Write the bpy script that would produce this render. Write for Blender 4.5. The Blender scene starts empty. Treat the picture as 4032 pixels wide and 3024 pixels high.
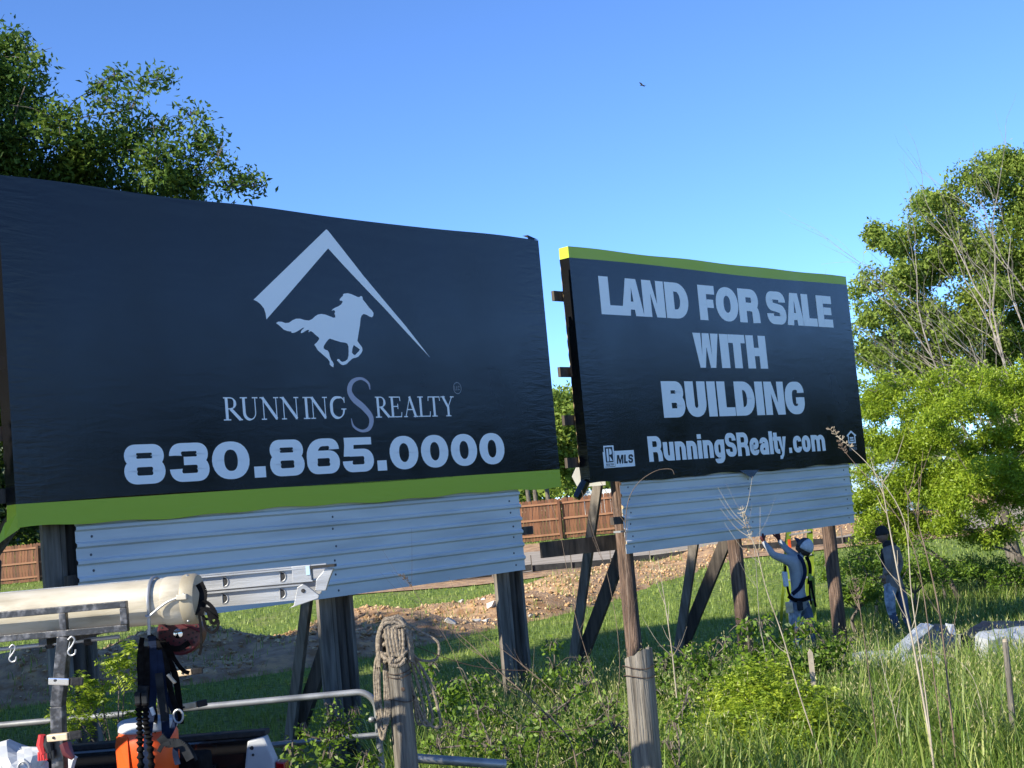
import bpy, bmesh, math, random
import numpy as np
from mathutils import Vector, Matrix
from mathutils.geometry import tessellate_polygon

# ------------------------------------------------------------------ camera, sky, sun, exposure
SC = bpy.context.scene
COL = SC.collection
R = math.radians
CAM_Z, FOC, PITCH, ROLL = 2.6, 5541.7, 0.0869347, -0.0909259
_cp, _sp, _cr, _sr = math.cos(PITCH), math.sin(PITCH), math.cos(ROLL), math.sin(ROLL)
C_FWD = Vector((0, _cp, _sp)); _u0 = Vector((0, -_sp, _cp)); _r0 = Vector((1, 0, 0))
C_RIGHT = _r0 * _cr + _u0 * _sr
C_UP = -_r0 * _sr + _u0 * _cr
cam_data = bpy.data.cameras.new('camera')
cam_data.sensor_fit = 'HORIZONTAL'; cam_data.sensor_width = 36.0
cam_data.lens = FOC / 4032 * 36.0
cam_data.clip_start = 0.05; cam_data.clip_end = 3000
cam = bpy.data.objects.new('camera', cam_data); COL.objects.link(cam)
_m = Matrix((C_RIGHT, C_UP, -C_FWD)).transposed().to_4x4(); _m.translation = (0, 0, CAM_Z)
cam.matrix_world = _m
SC.camera = cam

SUN_AZ = (-0.80, -0.60); SUN_EL = R(29)
world = bpy.data.worlds.new('World'); SC.world = world; world.use_nodes = True
_nt = world.node_tree; _nt.nodes.clear()
_sky = _nt.nodes.new('ShaderNodeTexSky'); _sky.sky_type = 'NISHITA'; _sky.sun_disc = False
_sky.sun_elevation = SUN_EL; _sky.sun_rotation = math.atan2(SUN_AZ[0], SUN_AZ[1])
_sky.air_density = 0.55; _sky.dust_density = 0.0; _sky.ozone_density = 6.0; _sky.altitude = 150
_bg = _nt.nodes.new('ShaderNodeBackground'); _bg.inputs['Strength'].default_value = 0.138
_wo = _nt.nodes.new('ShaderNodeOutputWorld')
_tint = _nt.nodes.new('ShaderNodeMixRGB'); _tint.blend_type = 'MULTIPLY'; _tint.inputs[0].default_value = 1.0
_tint.inputs[2].default_value = (0.86, 0.95, 1.04, 1)     # a deeper blue, the same all over the sky
_nt.links.new(_sky.outputs[0], _tint.inputs[1]); _nt.links.new(_tint.outputs[0], _bg.inputs[0]); _nt.links.new(_bg.outputs[0], _wo.inputs[0])
_sd = Vector((-SUN_AZ[0] * math.cos(SUN_EL), -SUN_AZ[1] * math.cos(SUN_EL), -math.sin(SUN_EL)))
sun_data = bpy.data.lights.new('sun', 'SUN'); sun_data.energy = 4.2; sun_data.angle = R(0.53); sun_data.color = (1.0, 0.92, 0.76)
sun = bpy.data.objects.new('sun', sun_data); COL.objects.link(sun)
sun.rotation_euler = _sd.to_track_quat('-Z', 'Y').to_euler(); sun.location = (-20, -15, 20)
SC.view_settings.view_transform = 'Standard'; SC.view_settings.look = 'None'
SC.view_settings.gamma = 1.0; SC.view_settings.use_curve_mapping = False
SC.view_settings.exposure = 1.2
SC.cycles.max_bounces = 6; SC.cycles.transparent_max_bounces = 8
SC.cycles.use_denoising = True

# ------------------------------------------------------------------ helpers
RNG = np.random.default_rng(7)
random.seed(7)


def at(px, py, depth):
    """point seen at photo pixel (px, py) at the given distance along Y"""
    d = C_FWD + C_RIGHT * ((px - 2016) / FOC) + C_UP * ((1512 - py) / FOC)
    d = d * (depth / d.y)
    return Vector((d.x, d.y, d.z + CAM_Z))


def smooth(a, b, t):
    t = np.clip((t - a) / (b - a), 0, 1)
    return t * t * (3 - 2 * t)


def gz(x, y):
    """ground height"""
    x = np.asarray(x, float); y = np.asarray(y, float)
    z = 0.22 - 0.22 * smooth(9, 18, y) + 0.35 * smooth(32, 46, y) + 0.75 * smooth(44, 74, y)
    z = z + 1.2 * smooth(74, 160, y)
    z = z + 0.03 * np.sin(x * 0.9 + y * 0.5) * np.cos(y * 0.63 - x * 0.2)
    return z


def node(nt, typ, **kw):
    n = nt.nodes.new(typ)
    for k, v in kw.items():
        setattr(n, k, v)
    return n


def mat(name, c1, c2=None, scale=4.0, rough=0.7, bump=0.0, bscale=None, metal=0.0, stretch=(1, 1, 1), spec=0.5,
        detail=5.0, attr=None, c3=None, trans=0.0, contrast=(0.35, 0.65), ao=None, bdist=0.01, coat=0.0):
    """procedural principled material: colour noise between c1 and c2, optional bump, optional leaf translucency"""
    m = bpy.data.materials.new(name); m.use_nodes = True
    nt = m.node_tree; nt.nodes.clear()
    out = node(nt, 'ShaderNodeOutputMaterial')
    p = node(nt, 'ShaderNodeBsdfPrincipled')
    p.inputs['Roughness'].default_value = rough
    p.inputs['Metallic'].default_value = metal
    p.inputs['Specular IOR Level'].default_value = spec
    p.inputs['Coat Weight'].default_value = coat
    tc = node(nt, 'ShaderNodeTexCoord'); mp = node(nt, 'ShaderNodeMapping')
    mp.inputs['Scale'].default_value = stretch
    nt.links.new(tc.outputs['Object'], mp.inputs['Vector'])
    col = None
    if attr:
        at_ = node(nt, 'ShaderNodeAttribute', attribute_name=attr)
        cr = node(nt, 'ShaderNodeValToRGB')
        cr.color_ramp.elements[0].color = (*c1, 1); cr.color_ramp.elements[1].color = (*(c2 or c1), 1)
        if c3:
            e = cr.color_ramp.elements.new(0.5); e.color = (*c3, 1)
        nt.links.new(at_.outputs['Fac'], cr.inputs[0]); col = cr.outputs[0]
    elif c2:
        nz = node(nt, 'ShaderNodeTexNoise'); nz.inputs['Scale'].default_value = scale; nz.inputs['Detail'].default_value = detail
        nt.links.new(mp.outputs[0], nz.inputs['Vector'])
        cr = node(nt, 'ShaderNodeValToRGB')
        cr.color_ramp.elements[0].position = contrast[0]; cr.color_ramp.elements[1].position = contrast[1]
        cr.color_ramp.elements[0].color = (*c1, 1); cr.color_ramp.elements[1].color = (*c2, 1)
        if c3:
            e = cr.color_ramp.elements.new((contrast[0] + contrast[1]) / 2); e.color = (*c3, 1)
        nt.links.new(nz.outputs['Fac'], cr.inputs[0]); col = cr.outputs[0]
    if col is not None:
        nt.links.new(col, p.inputs['Base Color'])
    else:
        p.inputs['Base Color'].default_value = (*c1, 1)
    if bump:
        nb = node(nt, 'ShaderNodeTexNoise'); nb.inputs['Scale'].default_value = bscale or scale * 2; nb.inputs['Detail'].default_value = 6
        nt.links.new(mp.outputs[0], nb.inputs['Vector'])
        b = node(nt, 'ShaderNodeBump'); b.inputs['Strength'].default_value = bump; b.inputs['Distance'].default_value = bdist
        nt.links.new(nb.outputs['Fac'], b.inputs['Height']); nt.links.new(b.outputs[0], p.inputs['Normal'])
    if trans:
        t = node(nt, 'ShaderNodeBsdfTranslucent')
        if col is not None:
            nt.links.new(col, t.inputs[0])
        else:
            t.inputs[0].default_value = (*c1, 1)
        mx = node(nt, 'ShaderNodeMixShader'); mx.inputs[0].default_value = trans
        nt.links.new(p.outputs[0], mx.inputs[1]); nt.links.new(t.outputs[0], mx.inputs[2])
        nt.links.new(mx.outputs[0], out.inputs[0])
    else:
        nt.links.new(p.outputs[0], out.inputs[0])
    return m


def link(o, parent=None):
    COL.objects.link(o)
    if parent is not None:
        o.parent = parent
    return o


def tag(o, label=None, cat=None, group=None, kind=None):
    if label: o['label'] = label
    if cat: o['category'] = cat
    if group: o['group'] = group
    if kind: o['kind'] = kind
    return o


def empty(name, loc, label, cat, rz=0.0, group=None):
    o = bpy.data.objects.new(name, None); o.empty_display_size = 0.2
    link(o); o.location = loc; o.rotation_euler = (0, 0, rz)
    return tag(o, label, cat, group)


def mesh_np(name, V, F, m, parent=None, rnd=None, smooth_=False):
    """fast mesh from arrays; F is an (n, k) array"""
    V = np.asarray(V, np.float32); F = np.asarray(F, np.int32)
    me = bpy.data.meshes.new(name)
    me.vertices.add(len(V)); me.vertices.foreach_set('co', V.ravel())
    n, k = F.shape
    me.loops.add(n * k); me.loops.foreach_set('vertex_index', F.ravel())
    me.polygons.add(n)
    me.polygons.foreach_set('loop_start', np.arange(0, n * k, k, dtype=np.int32))
    if smooth_:
        me.polygons.foreach_set('use_smooth', np.ones(n, bool))
    me.update(calc_edges=True)
    if rnd is not None:
        a = me.attributes.new('rnd', 'FLOAT', 'POINT'); a.data.foreach_set('value', np.asarray(rnd, np.float32))
    me.materials.append(m)
    return link(bpy.data.objects.new(name, me), parent)


def frame_of(d):
    d = Vector(d).normalized()
    a = Vector((0, 0, 1)) if abs(d.z) < 0.9 else Vector((1, 0, 0))
    u = d.cross(a).normalized(); v = u.cross(d).normalized()
    return u, v


class MB:
    """collects simple solids, build() links them as ONE mesh"""
    def __init__(s):
        s.v = []; s.f = []; s.mi = []; s.cur = 0

    def add(s, vs, fs):
        o = len(s.v); s.v += [tuple(q) for q in vs]; s.f += [tuple(i + o for i in f) for f in fs]; s.mi += [s.cur] * len(fs)
        return s

    def box(s, c, size, rot=None):
        hx, hy, hz = size[0] / 2, size[1] / 2, size[2] / 2
        vs = [Vector((x, y, z)) for x in (-hx, hx) for y in (-hy, hy) for z in (-hz, hz)]
        if rot is not None:
            vs = [rot @ v for v in vs]
        vs = [v + Vector(c) for v in vs]
        return s.add(vs, [(0, 1, 3, 2), (4, 6, 7, 5), (0, 4, 5, 1), (2, 3, 7, 6), (0, 2, 6, 4), (1, 5, 7, 3)])

    def beam(s, a, b, w, h, up=(0, 0, 1)):
        """rectangular bar from a to b, w across, h along 'up'"""
        a = Vector(a); b = Vector(b); d = (b - a); L = d.length; d.normalize()
        u = Vector(up); sx = d.cross(u)
        if sx.length < 1e-4:
            sx = d.cross(Vector((0, 1, 0)))
        sx.normalize(); up2 = sx.cross(d)
        vs = []
        for p in (a, b):
            for i, j in ((-1, -1), (1, -1), (1, 1), (-1, 1)):
                vs.append(p + sx * (w / 2 * i) + up2 * (h / 2 * j))
        return s.add(vs, [(0, 1, 2, 3), (7, 6, 5, 4), (0, 4, 5, 1), (1, 5, 6, 2), (2, 6, 7, 3), (3, 7, 4, 0)])

    def tube(s, pts, r, n=8, caps=True):
        pts = [Vector(p) for p in pts]
        if not hasattr(r, '__len__'):
            r = [r] * len(pts)
        rings = []; u = None
        for i, p in enumerate(pts):
            d = (pts[min(i + 1, len(pts) - 1)] - pts[max(i - 1, 0)])
            if d.length < 1e-9:
                d = Vector((0, 0, 1))
            d.normalize()
            if u is None:
                u, v = frame_of(d); v = d.cross(u)
            else:
                u = (u - d * u.dot(d)).normalized(); v = d.cross(u)
            rings.append([p + (u * math.cos(2 * math.pi * k / n) + v * math.sin(2 * math.pi * k / n)) * r[i] for k in range(n)])
        vs = [q for rg in rings for q in rg]
        fs = [(i * n + k, i * n + (k + 1) % n, (i + 1) * n + (k + 1) % n, (i + 1) * n + k) for i in range(len(pts) - 1) for k in range(n)]
        if caps:
            fs.append(tuple(range(n - 1, -1, -1))); fs.append(tuple((len(pts) - 1) * n + k for k in range(n)))
        return s.add(vs, fs)

    def lathe(s, c, prof, n=16, axis=(0, 0, 1)):
        ax = Vector(axis).normalized(); u, v = frame_of(ax); c = Vector(c)
        vs = []
        for r, h in prof:
            for k in range(n):
                a = 2 * math.pi * k / n
                vs.append(c + ax * h + (u * math.cos(a) + v * math.sin(a)) * r)
        fs = [(i * n + k, i * n + (k + 1) % n, (i + 1) * n + (k + 1) % n, (i + 1) * n + k) for i in range(len(prof) - 1) for k in range(n)]
        fs.append(tuple(range(n - 1, -1, -1))); fs.append(tuple((len(prof) - 1) * n + k for k in range(n)))
        return s.add(vs, fs)

    def sheet(s, pts, normal, t):
        """flat polygon pts extruded by t along normal"""
        n = len(pts); nn = Vector(normal).normalized() * t
        vs = [Vector(p) for p in pts] + [Vector(p) + nn for p in pts]
        return s.add(vs, [tuple(range(n - 1, -1, -1)), tuple(range(n, 2 * n))] + [(i, (i + 1) % n, n + (i + 1) % n, n + i) for i in range(n)])

    def build(s, name, m, parent=None, smooth_=False, bevel=0.0):
        me = bpy.data.meshes.new(name); me.from_pydata(s.v, [], s.f)
        ms = m if isinstance(m, (list, tuple)) else [m]
        for q in ms:
            me.materials.append(q)
        me.polygons.foreach_set('material_index', np.array(s.mi, np.int32))
        bm = bmesh.new(); bm.from_mesh(me); bmesh.ops.recalc_face_normals(bm, faces=bm.faces)
        if bevel:
            bmesh.ops.bevel(bm, geom=[e for e in bm.edges], offset=bevel, segments=2, affect='EDGES', profile=0.6)
        bm.to_mesh(me); bm.free()
        if smooth_:
            me.polygons.foreach_set('use_smooth', np.ones(len(me.polygons), bool))
            try:
                me.set_sharp_from_angle(angle=R(40))
            except Exception:
                pass
        me.update()
        return link(bpy.data.objects.new(name, me), parent)


def curve_pts(ctrl, n=8):
    """Catmull-Rom through control points"""
    P = [Vector(c) for c in ctrl]; P = [P[0] * 2 - P[1]] + P + [P[-1] * 2 - P[-2]]
    out = []
    for i in range(1, len(P) - 2):
        for k in range(n):
            t = k / n
            a, b, c, d = P[i - 1], P[i], P[i + 1], P[i + 2]
            out.append(0.5 * ((2 * b) + (c - a) * t + (2 * a - 5 * b + 4 * c - d) * t * t + (3 * b - a - 3 * c + d) * t ** 3))
    out.append(P[-2].copy())
    return out


# ------------------------------------------------------------------ materials
M = {}
M['vinyl'] = None
def vinyl(name, c, rough=0.42, spec=0.5):
    m = mat(name, c, None, rough=rough, spec=spec)
    nt = m.node_tree; p = [n for n in nt.nodes if n.type == 'BSDF_PRINCIPLED'][0]
    tc = node(nt, 'ShaderNodeTexCoord')
    mp = node(nt, 'ShaderNodeMapping'); mp.inputs['Scale'].default_value = (1.3, 1, 5.0)
    nt.links.new(tc.outputs['Object'], mp.inputs[0])
    n1 = node(nt, 'ShaderNodeTexNoise'); n1.inputs['Scale'].default_value = 1.6; n1.inputs['Detail'].default_value = 3; n1.inputs['Distortion'].default_value = 0.6
    nt.links.new(mp.outputs[0], n1.inputs['Vector'])
    mp2 = node(nt, 'ShaderNodeMapping'); mp2.inputs['Scale'].default_value = (26, 1, 0.35)
    nt.links.new(tc.outputs['Object'], mp2.inputs[0])
    n2 = node(nt, 'ShaderNodeTexNoise'); n2.inputs['Scale'].default_value = 1.0; n2.inputs['Detail'].default_value = 2
    nt.links.new(mp2.outputs[0], n2.inputs['Vector'])
    # puckers along the stretched edges of the sheet
    sx = node(nt, 'ShaderNodeSeparateXYZ'); nt.links.new(tc.outputs['Object'], sx.inputs[0])
    def ramp(sock, a, b):
        r = node(nt, 'ShaderNodeMapRange'); r.inputs['From Min'].default_value = a; r.inputs['From Max'].default_value = b
        nt.links.new(sock, r.inputs['Value']); return r.outputs[0]
    def mx(a, b):
        q = node(nt, 'ShaderNodeMath', operation='MAXIMUM'); nt.links.new(a, q.inputs[0]); nt.links.new(b, q.inputs[1]); return q.outputs[0]
    edge = mx(mx(ramp(sx.outputs['X'], 0.7, 0.0), ramp(sx.outputs['X'], 6.6, 7.1)), mx(ramp(sx.outputs['Z'], 3.1, 2.8), ramp(sx.outputs['Z'], 5.75, 5.95)))
    mp3 = node(nt, 'ShaderNodeMapping'); mp3.inputs['Scale'].default_value = (1.6, 1, 9); mp3.inputs['Rotation'].default_value = (0, 0.35, 0)
    nt.links.new(tc.outputs['Object'], mp3.inputs[0])
    n3 = node(nt, 'ShaderNodeTexNoise'); n3.inputs['Scale'].default_value = 1.5; n3.inputs['Detail'].default_value = 4; n3.inputs['Distortion'].default_value = 1.2
    nt.links.new(mp3.outputs[0], n3.inputs['Vector'])
    me_ = node(nt, 'ShaderNodeMath', operation='MULTIPLY'); nt.links.new(edge, me_.inputs[0]); nt.links.new(n3.outputs['Fac'], me_.inputs[1])
    b3 = node(nt, 'ShaderNodeBump'); b3.inputs['Strength'].default_value = 0.07; b3.inputs['Distance'].default_value = 0.05
    nt.links.new(me_.outputs[0], b3.inputs['Height'])
    n4 = node(nt, 'ShaderNodeTexNoise'); n4.inputs['Scale'].default_value = 0.9; n4.inputs['Detail'].default_value = 6
    nt.links.new(tc.outputs['Object'], n4.inputs['Vector'])
    rr_ = node(nt, 'ShaderNodeMapRange'); rr_.inputs['From Min'].default_value = .3; rr_.inputs['From Max'].default_value = .7; rr_.inputs['To Min'].default_value = rough - .05; rr_.inputs['To Max'].default_value = rough + .09
    nt.links.new(n4.outputs['Fac'], rr_.inputs['Value']); nt.links.new(rr_.outputs[0], p.inputs['Roughness'])
    b1 = node(nt, 'ShaderNodeBump'); nt.links.new(b3.outputs[0], b1.inputs['Normal']); b1.inputs['Strength'].default_value = 0.07; b1.inputs['Distance'].default_value = 0.02
    b2 = node(nt, 'ShaderNodeBump'); b2.inputs['Strength'].default_value = 0.06; b2.inputs['Distance'].default_value = 0.006
    nt.links.new(n1.outputs['Fac'], b1.inputs['Height']); nt.links.new(n2.outputs['Fac'], b2.inputs['Height'])
    nt.links.new(b1.outputs[0], b2.inputs['Normal']); nt.links.new(b2.outputs[0], p.inputs['Normal'])
    return m
M['vinyl_black'] = vinyl('black_vinyl', (0.006, 0.006, 0.007), 0.20, 0.42)
M['vinyl_green'] = vinyl('green_vinyl', (0.37, 0.47, 0.03), 0.45, 0.4)
M['print_white'] = vinyl('white_print', (0.84, 0.85, 0.86), 0.5, 0.4)
M['print_lilac'] = vinyl('lilac_print', (0.40, 0.39, 0.47), 0.5, 0.4)
M['print_grey'] = vinyl('grey_print', (0.25, 0.26, 0.28), 0.5, 0.4)
M['print_navy'] = vinyl('navy_print', (0.006, 0.012, 0.02), 0.5, 0.4)
M['sheet'] = mat('white_sheet_metal', (0.45, 0.465, 0.475), (0.60, 0.61, 0.61), 1.3, 0.40, 0.18, 1.4, stretch=(0.5, 1, 4), contrast=(0.3, 0.55), spec=0.5)
M['screw'] = mat('screw_head', (0.10, 0.10, 0.11), None, rough=0.5, metal=0.6)
M['timber'] = mat('weathered_timber', (0.075, 0.062, 0.05), (0.19, 0.165, 0.14), 3, 0.85, 0.5, 12, stretch=(6, 6, 0.6))
M['timber_dark'] = mat('dark_timber', (0.03, 0.024, 0.02), (0.085, 0.068, 0.055), 3, 0.85, 0.5, 12, stretch=(6, 6, 0.6))
M['pole'] = mat('treated_pole_wood', (0.055, 0.036, 0.028), (0.20, 0.135, 0.10), 3, 0.9, 1.0, 9, stretch=(9, 9, 0.7), c3=(0.115, 0.072, 0.052), bdist=0.03)
M['plywood'] = mat('raw_plywood', (0.38, 0.27, 0.14), (0.5, 0.38, 0.2), 5, 0.8)
M['oldpost'] = mat('grey_weathered_post', (0.07, 0.062, 0.052), (0.25, 0.225, 0.19), 2.5, 0.9, 1.0, 6, stretch=(14, 14, 0.8), contrast=(0.3, 0.7), bdist=0.02)
M['fence'] = mat('cedar_picket', (0.12, 0.046, 0.02), (0.27, 0.12, 0.056), 2.2, 0.8, 0.3, 8, stretch=(9, 9, 0.8))
M['fence2'] = mat('cedar_picket_dark', (0.075, 0.032, 0.016), (0.19, 0.085, 0.042), 2.2, 0.8, 0.3, 8, stretch=(9, 9, 0.8))
M['rail'] = mat('cedar_rail', (0.25, 0.11, 0.055), (0.35, 0.18, 0.095), 2, 0.8, 0.2, 8, stretch=(0.8, 9, 9))
M['palefence'] = mat('pale_picket', (0.33, 0.27, 0.17), (0.47, 0.4, 0.28), 2, 0.85)
M['white'] = mat('white_paint', (0.55, 0.55, 0.54), (0.68, 0.68, 0.66), 2, 0.6)
M['black_steel'] = mat('black_painted_steel', (0.012, 0.012, 0.014), (0.13, 0.13, 0.14), 22, 0.38, 0.25, 40, contrast=(0.50, 0.72), detail=8, spec=0.6)
M['pvc'] = mat('aged_pvc', (0.27, 0.235, 0.17), (0.45, 0.415, 0.34), 3, 0.5, 0.15, 20, stretch=(1.2, 5, 5), c3=(0.40, 0.36, 0.28), contrast=(0.28, 0.62), detail=8)
M['pvc_cap'] = mat('tan_pvc_cap', (0.24, 0.205, 0.14), (0.32, 0.28, 0.20), 6, 0.5)
M['alu'] = mat('brushed_aluminium', (0.26, 0.265, 0.27), (0.40, 0.405, 0.41), 3, 0.45, 0.15, 30, metal=0.5, stretch=(0.5, 6, 6))
M['galv'] = mat('galvanised_pipe', (0.20, 0.21, 0.22), (0.36, 0.37, 0.38), 5, 0.45, 0.15, 20, metal=0.5)
M['chrome'] = mat('chrome', (0.75, 0.75, 0.75), None, rough=0.12, metal=1.0)
M['black_web'] = mat('black_webbing', (0.003, 0.003, 0.0035), (0.009, 0.009, 0.010), 30, 0.9, spec=0.08)
M['navy_web'] = mat('navy_webbing', (0.004, 0.008, 0.022), (0.012, 0.022, 0.055), 8, 0.85, spec=0.1)
M['grey_web'] = mat('grey_webbing', (0.012, 0.014, 0.017), (0.03, 0.033, 0.037), 12, 0.9, spec=0.08)
M['maroon'] = mat('maroon_enamel', (0.05, 0.006, 0.010), (0.09, 0.014, 0.02), 8, 0.4)
M['orange'] = mat('orange_plastic', (0.72, 0.085, 0.012), (0.78, 0.11, 0.02), 6, 0.45, 0.05, 30)
M['lid'] = mat('white_plastic_lid', (0.42, 0.44, 0.47), (0.54, 0.56, 0.58), 6, 0.5)
M['tan_clip'] = mat('tan_clip', (0.42, 0.31, 0.19), (0.58, 0.46, 0.32), 14, 0.5)
M['red'] = mat('red_cloth', (0.38, 0.012, 0.018), (0.5, 0.03, 0.03), 9, 0.8)
M['lens_red'] = mat('red_lens', (0.24, 0.006, 0.008), None, rough=0.12, spec=0.6)
M['housing'] = mat('grey_lamp_housing', (0.30, 0.32, 0.35), (0.40, 0.42, 0.45), 6, 0.5)
M['truck'] = mat('black_truck_paint', (0.006, 0.006, 0.007), None, rough=0.25, coat=0.5)
M['liner'] = mat('black_bed_liner', (0.008, 0.008, 0.009), (0.018, 0.018, 0.02), 40, 0.8, 0.4, 80)
M['rubber'] = mat('tyre_rubber', (0.012, 0.012, 0.012), (0.02, 0.02, 0.02), 20, 0.85)
M['rope'] = mat('grey_rope', (0.13, 0.105, 0.08), (0.28, 0.235, 0.18), 60, 0.95, 0.8, 90)
M['wire'] = mat('rusty_wire', (0.035, 0.022, 0.016), (0.08, 0.05, 0.035), 40, 0.8)
M['dirt'] = mat('tan_dirt', (0.25, 0.135, 0.055), (0.50, 0.31, 0.145), 3.0, 0.95, 0.9, 14, c3=(0.32, 0.205, 0.12), detail=9, bdist=0.03)
M['stone'] = mat('rubble_stone', (0.24, 0.13, 0.06), (0.58, 0.43, 0.26), attr='rnd', c3=(0.44, 0.28, 0.14), rough=0.95)
M['concrete'] = mat('broken_concrete', (0.46, 0.44, 0.41), (0.62, 0.60, 0.57), 6, 0.9, 0.4, 20)
M['gravel'] = mat('road_gravel', (0.20, 0.165, 0.125), (0.40, 0.345, 0.27), 1.6, 0.95, 0.6, 8, stretch=(0.25, 3.0, 1), detail=7)
M['silt'] = mat('black_silt_cloth', (0.012, 0.012, 0.013), (0.03, 0.03, 0.03), 6, 0.8)
M['bark'] = mat('bark', (0.06, 0.048, 0.038), (0.17, 0.145, 0.12), 5, 0.95, 0.8, 14, stretch=(5, 5, 1))
M['deadwood'] = mat('dead_branch', (0.15, 0.13, 0.11), (0.31, 0.28, 0.245), 8, 0.9)
M['stalk'] = mat('pale_dry_stalk', (0.24, 0.195, 0.14), (0.42, 0.37, 0.29), 6, 0.85)
M['stalk_dark'] = mat('brown_dry_stalk', (0.10, 0.07, 0.05), (0.20, 0.145, 0.105), 6, 0.85)
M['leaf_elm'] = mat('elm_leaf', (0.03, 0.07, 0.014), (0.21, 0.29, 0.04), attr='rnd', c3=(0.08, 0.15, 0.022), rough=0.62, trans=0.34, spec=0.25)
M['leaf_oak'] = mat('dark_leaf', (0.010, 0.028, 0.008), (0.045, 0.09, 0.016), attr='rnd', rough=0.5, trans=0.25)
M['leaf_right'] = mat('mid_leaf', (0.085, 0.145, 0.024), (0.37, 0.45, 0.09), attr='rnd', c3=(0.215, 0.30, 0.05), rough=0.62, trans=0.45, spec=0.25)
M['leaf_mesquite'] = mat('mesquite_leaf', (0.13, 0.21, 0.014), (0.46, 0.56, 0.05), attr='rnd', c3=(0.28, 0.40, 0.028), rough=0.5, trans=0.48)
M['leaf_weed'] = mat('weed_leaf', (0.045, 0.10, 0.012), (0.24, 0.36, 0.03), attr='rnd', c3=(0.12, 0.215, 0.02), rough=0.5, trans=0.42)
M['grass'] = mat('grass_blade', (0.045, 0.095, 0.014), (0.50, 0.52, 0.17), attr='rnd', c3=(0.165, 0.26, 0.035), rough=0.5, trans=0.35)
M['seed'] = mat('pale_seed_head', (0.30, 0.30, 0.12), (0.55, 0.50, 0.28), attr='rnd', rough=0.7, trans=0.35)
M['lawn'] = mat('lawn_blade', (0.09, 0.15, 0.02), (0.36, 0.42, 0.10), attr='rnd', c3=(0.20, 0.285, 0.045), rough=0.55, trans=0.35)


def ground_mat():
    m = bpy.data.materials.new('meadow_ground'); m.use_nodes = True
    nt = m.node_tree; nt.nodes.clear()
    out = node(nt, 'ShaderNodeOutputMaterial'); p = node(nt, 'ShaderNodeBsdfPrincipled'); p.inputs['Roughness'].default_value = 0.95
    p.inputs['Specular IOR Level'].default_value = 0.2
    tc = node(nt, 'ShaderNodeTexCoord')
    def nz(scale, d, a, b, c, pos=(0.35, 0.65)):
        n = node(nt, 'ShaderNodeTexNoise'); n.inputs['Scale'].default_value = scale; n.inputs['Detail'].default_value = d
        nt.links.new(tc.outputs['Object'], n.inputs['Vector'])
        r = node(nt, 'ShaderNodeValToRGB'); r.color_ramp.elements[0].color = (*a, 1); r.color_ramp.elements[1].color = (*b, 1)
        r.color_ramp.elements[0].position, r.color_ramp.elements[1].position = pos
        e = r.color_ramp.elements.new(sum(pos) / 2); e.color = (*c, 1)
        nt.links.new(n.outputs['Fac'], r.inputs[0]); return n, r
    n1, r1 = nz(9.0, 9, (0.055, 0.09, 0.015), (0.22, 0.28, 0.05), (0.12, 0.18, 0.028))
    n2, r2 = nz(0.5, 4, (0, 0, 0), (1, 1, 1), (0.3, 0.3, 0.3), (0.5, 0.75))
    mx = node(nt, 'ShaderNodeMixRGB'); mx.inputs[2].default_value = (0.24, 0.19, 0.10, 1)
    ml = node(nt, 'ShaderNodeMath', operation='MULTIPLY'); ml.inputs[1].default_value = 0.45
    nt.links.new(r2.outputs[0], ml.inputs[0]); nt.links.new(ml.outputs[0], mx.inputs[0])
    nt.links.new(r1.outputs[0], mx.inputs[1]); nt.links.new(mx.outputs[0], p.inputs['Base Color'])
    b = node(nt, 'ShaderNodeBump'); b.inputs['Strength'].default_value = 0.9; b.inputs['Distance'].default_value = 0.06
    nt.links.new(n1.outputs['Fac'], b.inputs['Height']); nt.links.new(b.outputs[0], p.inputs['Normal'])
    nt.links.new(p.outputs[0], out.inputs[0])
    return m
M['ground'] = ground_mat()

# ------------------------------------------------------------------ the setting: ground, road, rubble berm
def grid_sheet(name, xs, ys, zf, m, kind='structure'):
    X, Y = np.meshgrid(xs, ys); Z = zf(X, Y)
    V = np.stack([X, Y, Z], -1).reshape(-1, 3); nx, ny = len(xs), len(ys)
    i = np.arange((ny - 1) * nx).reshape(ny - 1, nx)[:, :-1].ravel()
    o = mesh_np(name, V, np.stack([i, i + 1, i + nx + 1, i + nx], 1), m, smooth_=True)
    return tag(o, kind=kind)

_xs = np.concatenate([np.linspace(-900, -60, 12), np.linspace(-50, 50, 120), np.linspace(60, 900, 12)])
_ys = np.concatenate([np.linspace(-900, -30, 10), np.linspace(-20, 110, 160), np.linspace(120, 1500, 14)])
grid_sheet('ground', _xs, _ys, lambda x, y: gz(x, y), M['ground'])

# gravel road that runs behind the signs, and the dirt strip beyond it
ROADA = 0.10
def strip(name, y0, y1, dz, m, x0=-45, x1=60, slope=ROADA):
    xs = np.linspace(x0, x1, 70); vs = np.linspace(0, 1, 12)
    X, T = np.meshgrid(xs, vs); Y = y0 + (y1 - y0) * T + slope * X + 0.25 * np.sin(X * 0.7 + T * 2)
    V = np.stack([X, Y, gz(X, Y) + dz], -1).reshape(-1, 3); nx = len(xs)
    i = np.arange(11 * nx).reshape(11, nx)[:, :-1].ravel()
    return tag(mesh_np(name, V, np.stack([i, i + 1, i + nx + 1, i + nx], 1), m, smooth_=True), kind='structure')
strip('dirt_verge', 44, 63, 0.03, M['dirt'])
strip('gravel_road', 47, 57.5, 0.05, M['gravel'])
# unseen pale gravel added to bounce sunlight up onto the shaded board fronts
M['bounce_gravel'] = mat('pale_gravel', (0.36, 0.34, 0.30), (0.52, 0.50, 0.46), 6, .95, .5, 30)
strip('unseen_bounce_gravel', -16, 7.6, 0.015, M['bounce_gravel'], -60, 60, 0.0)
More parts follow.
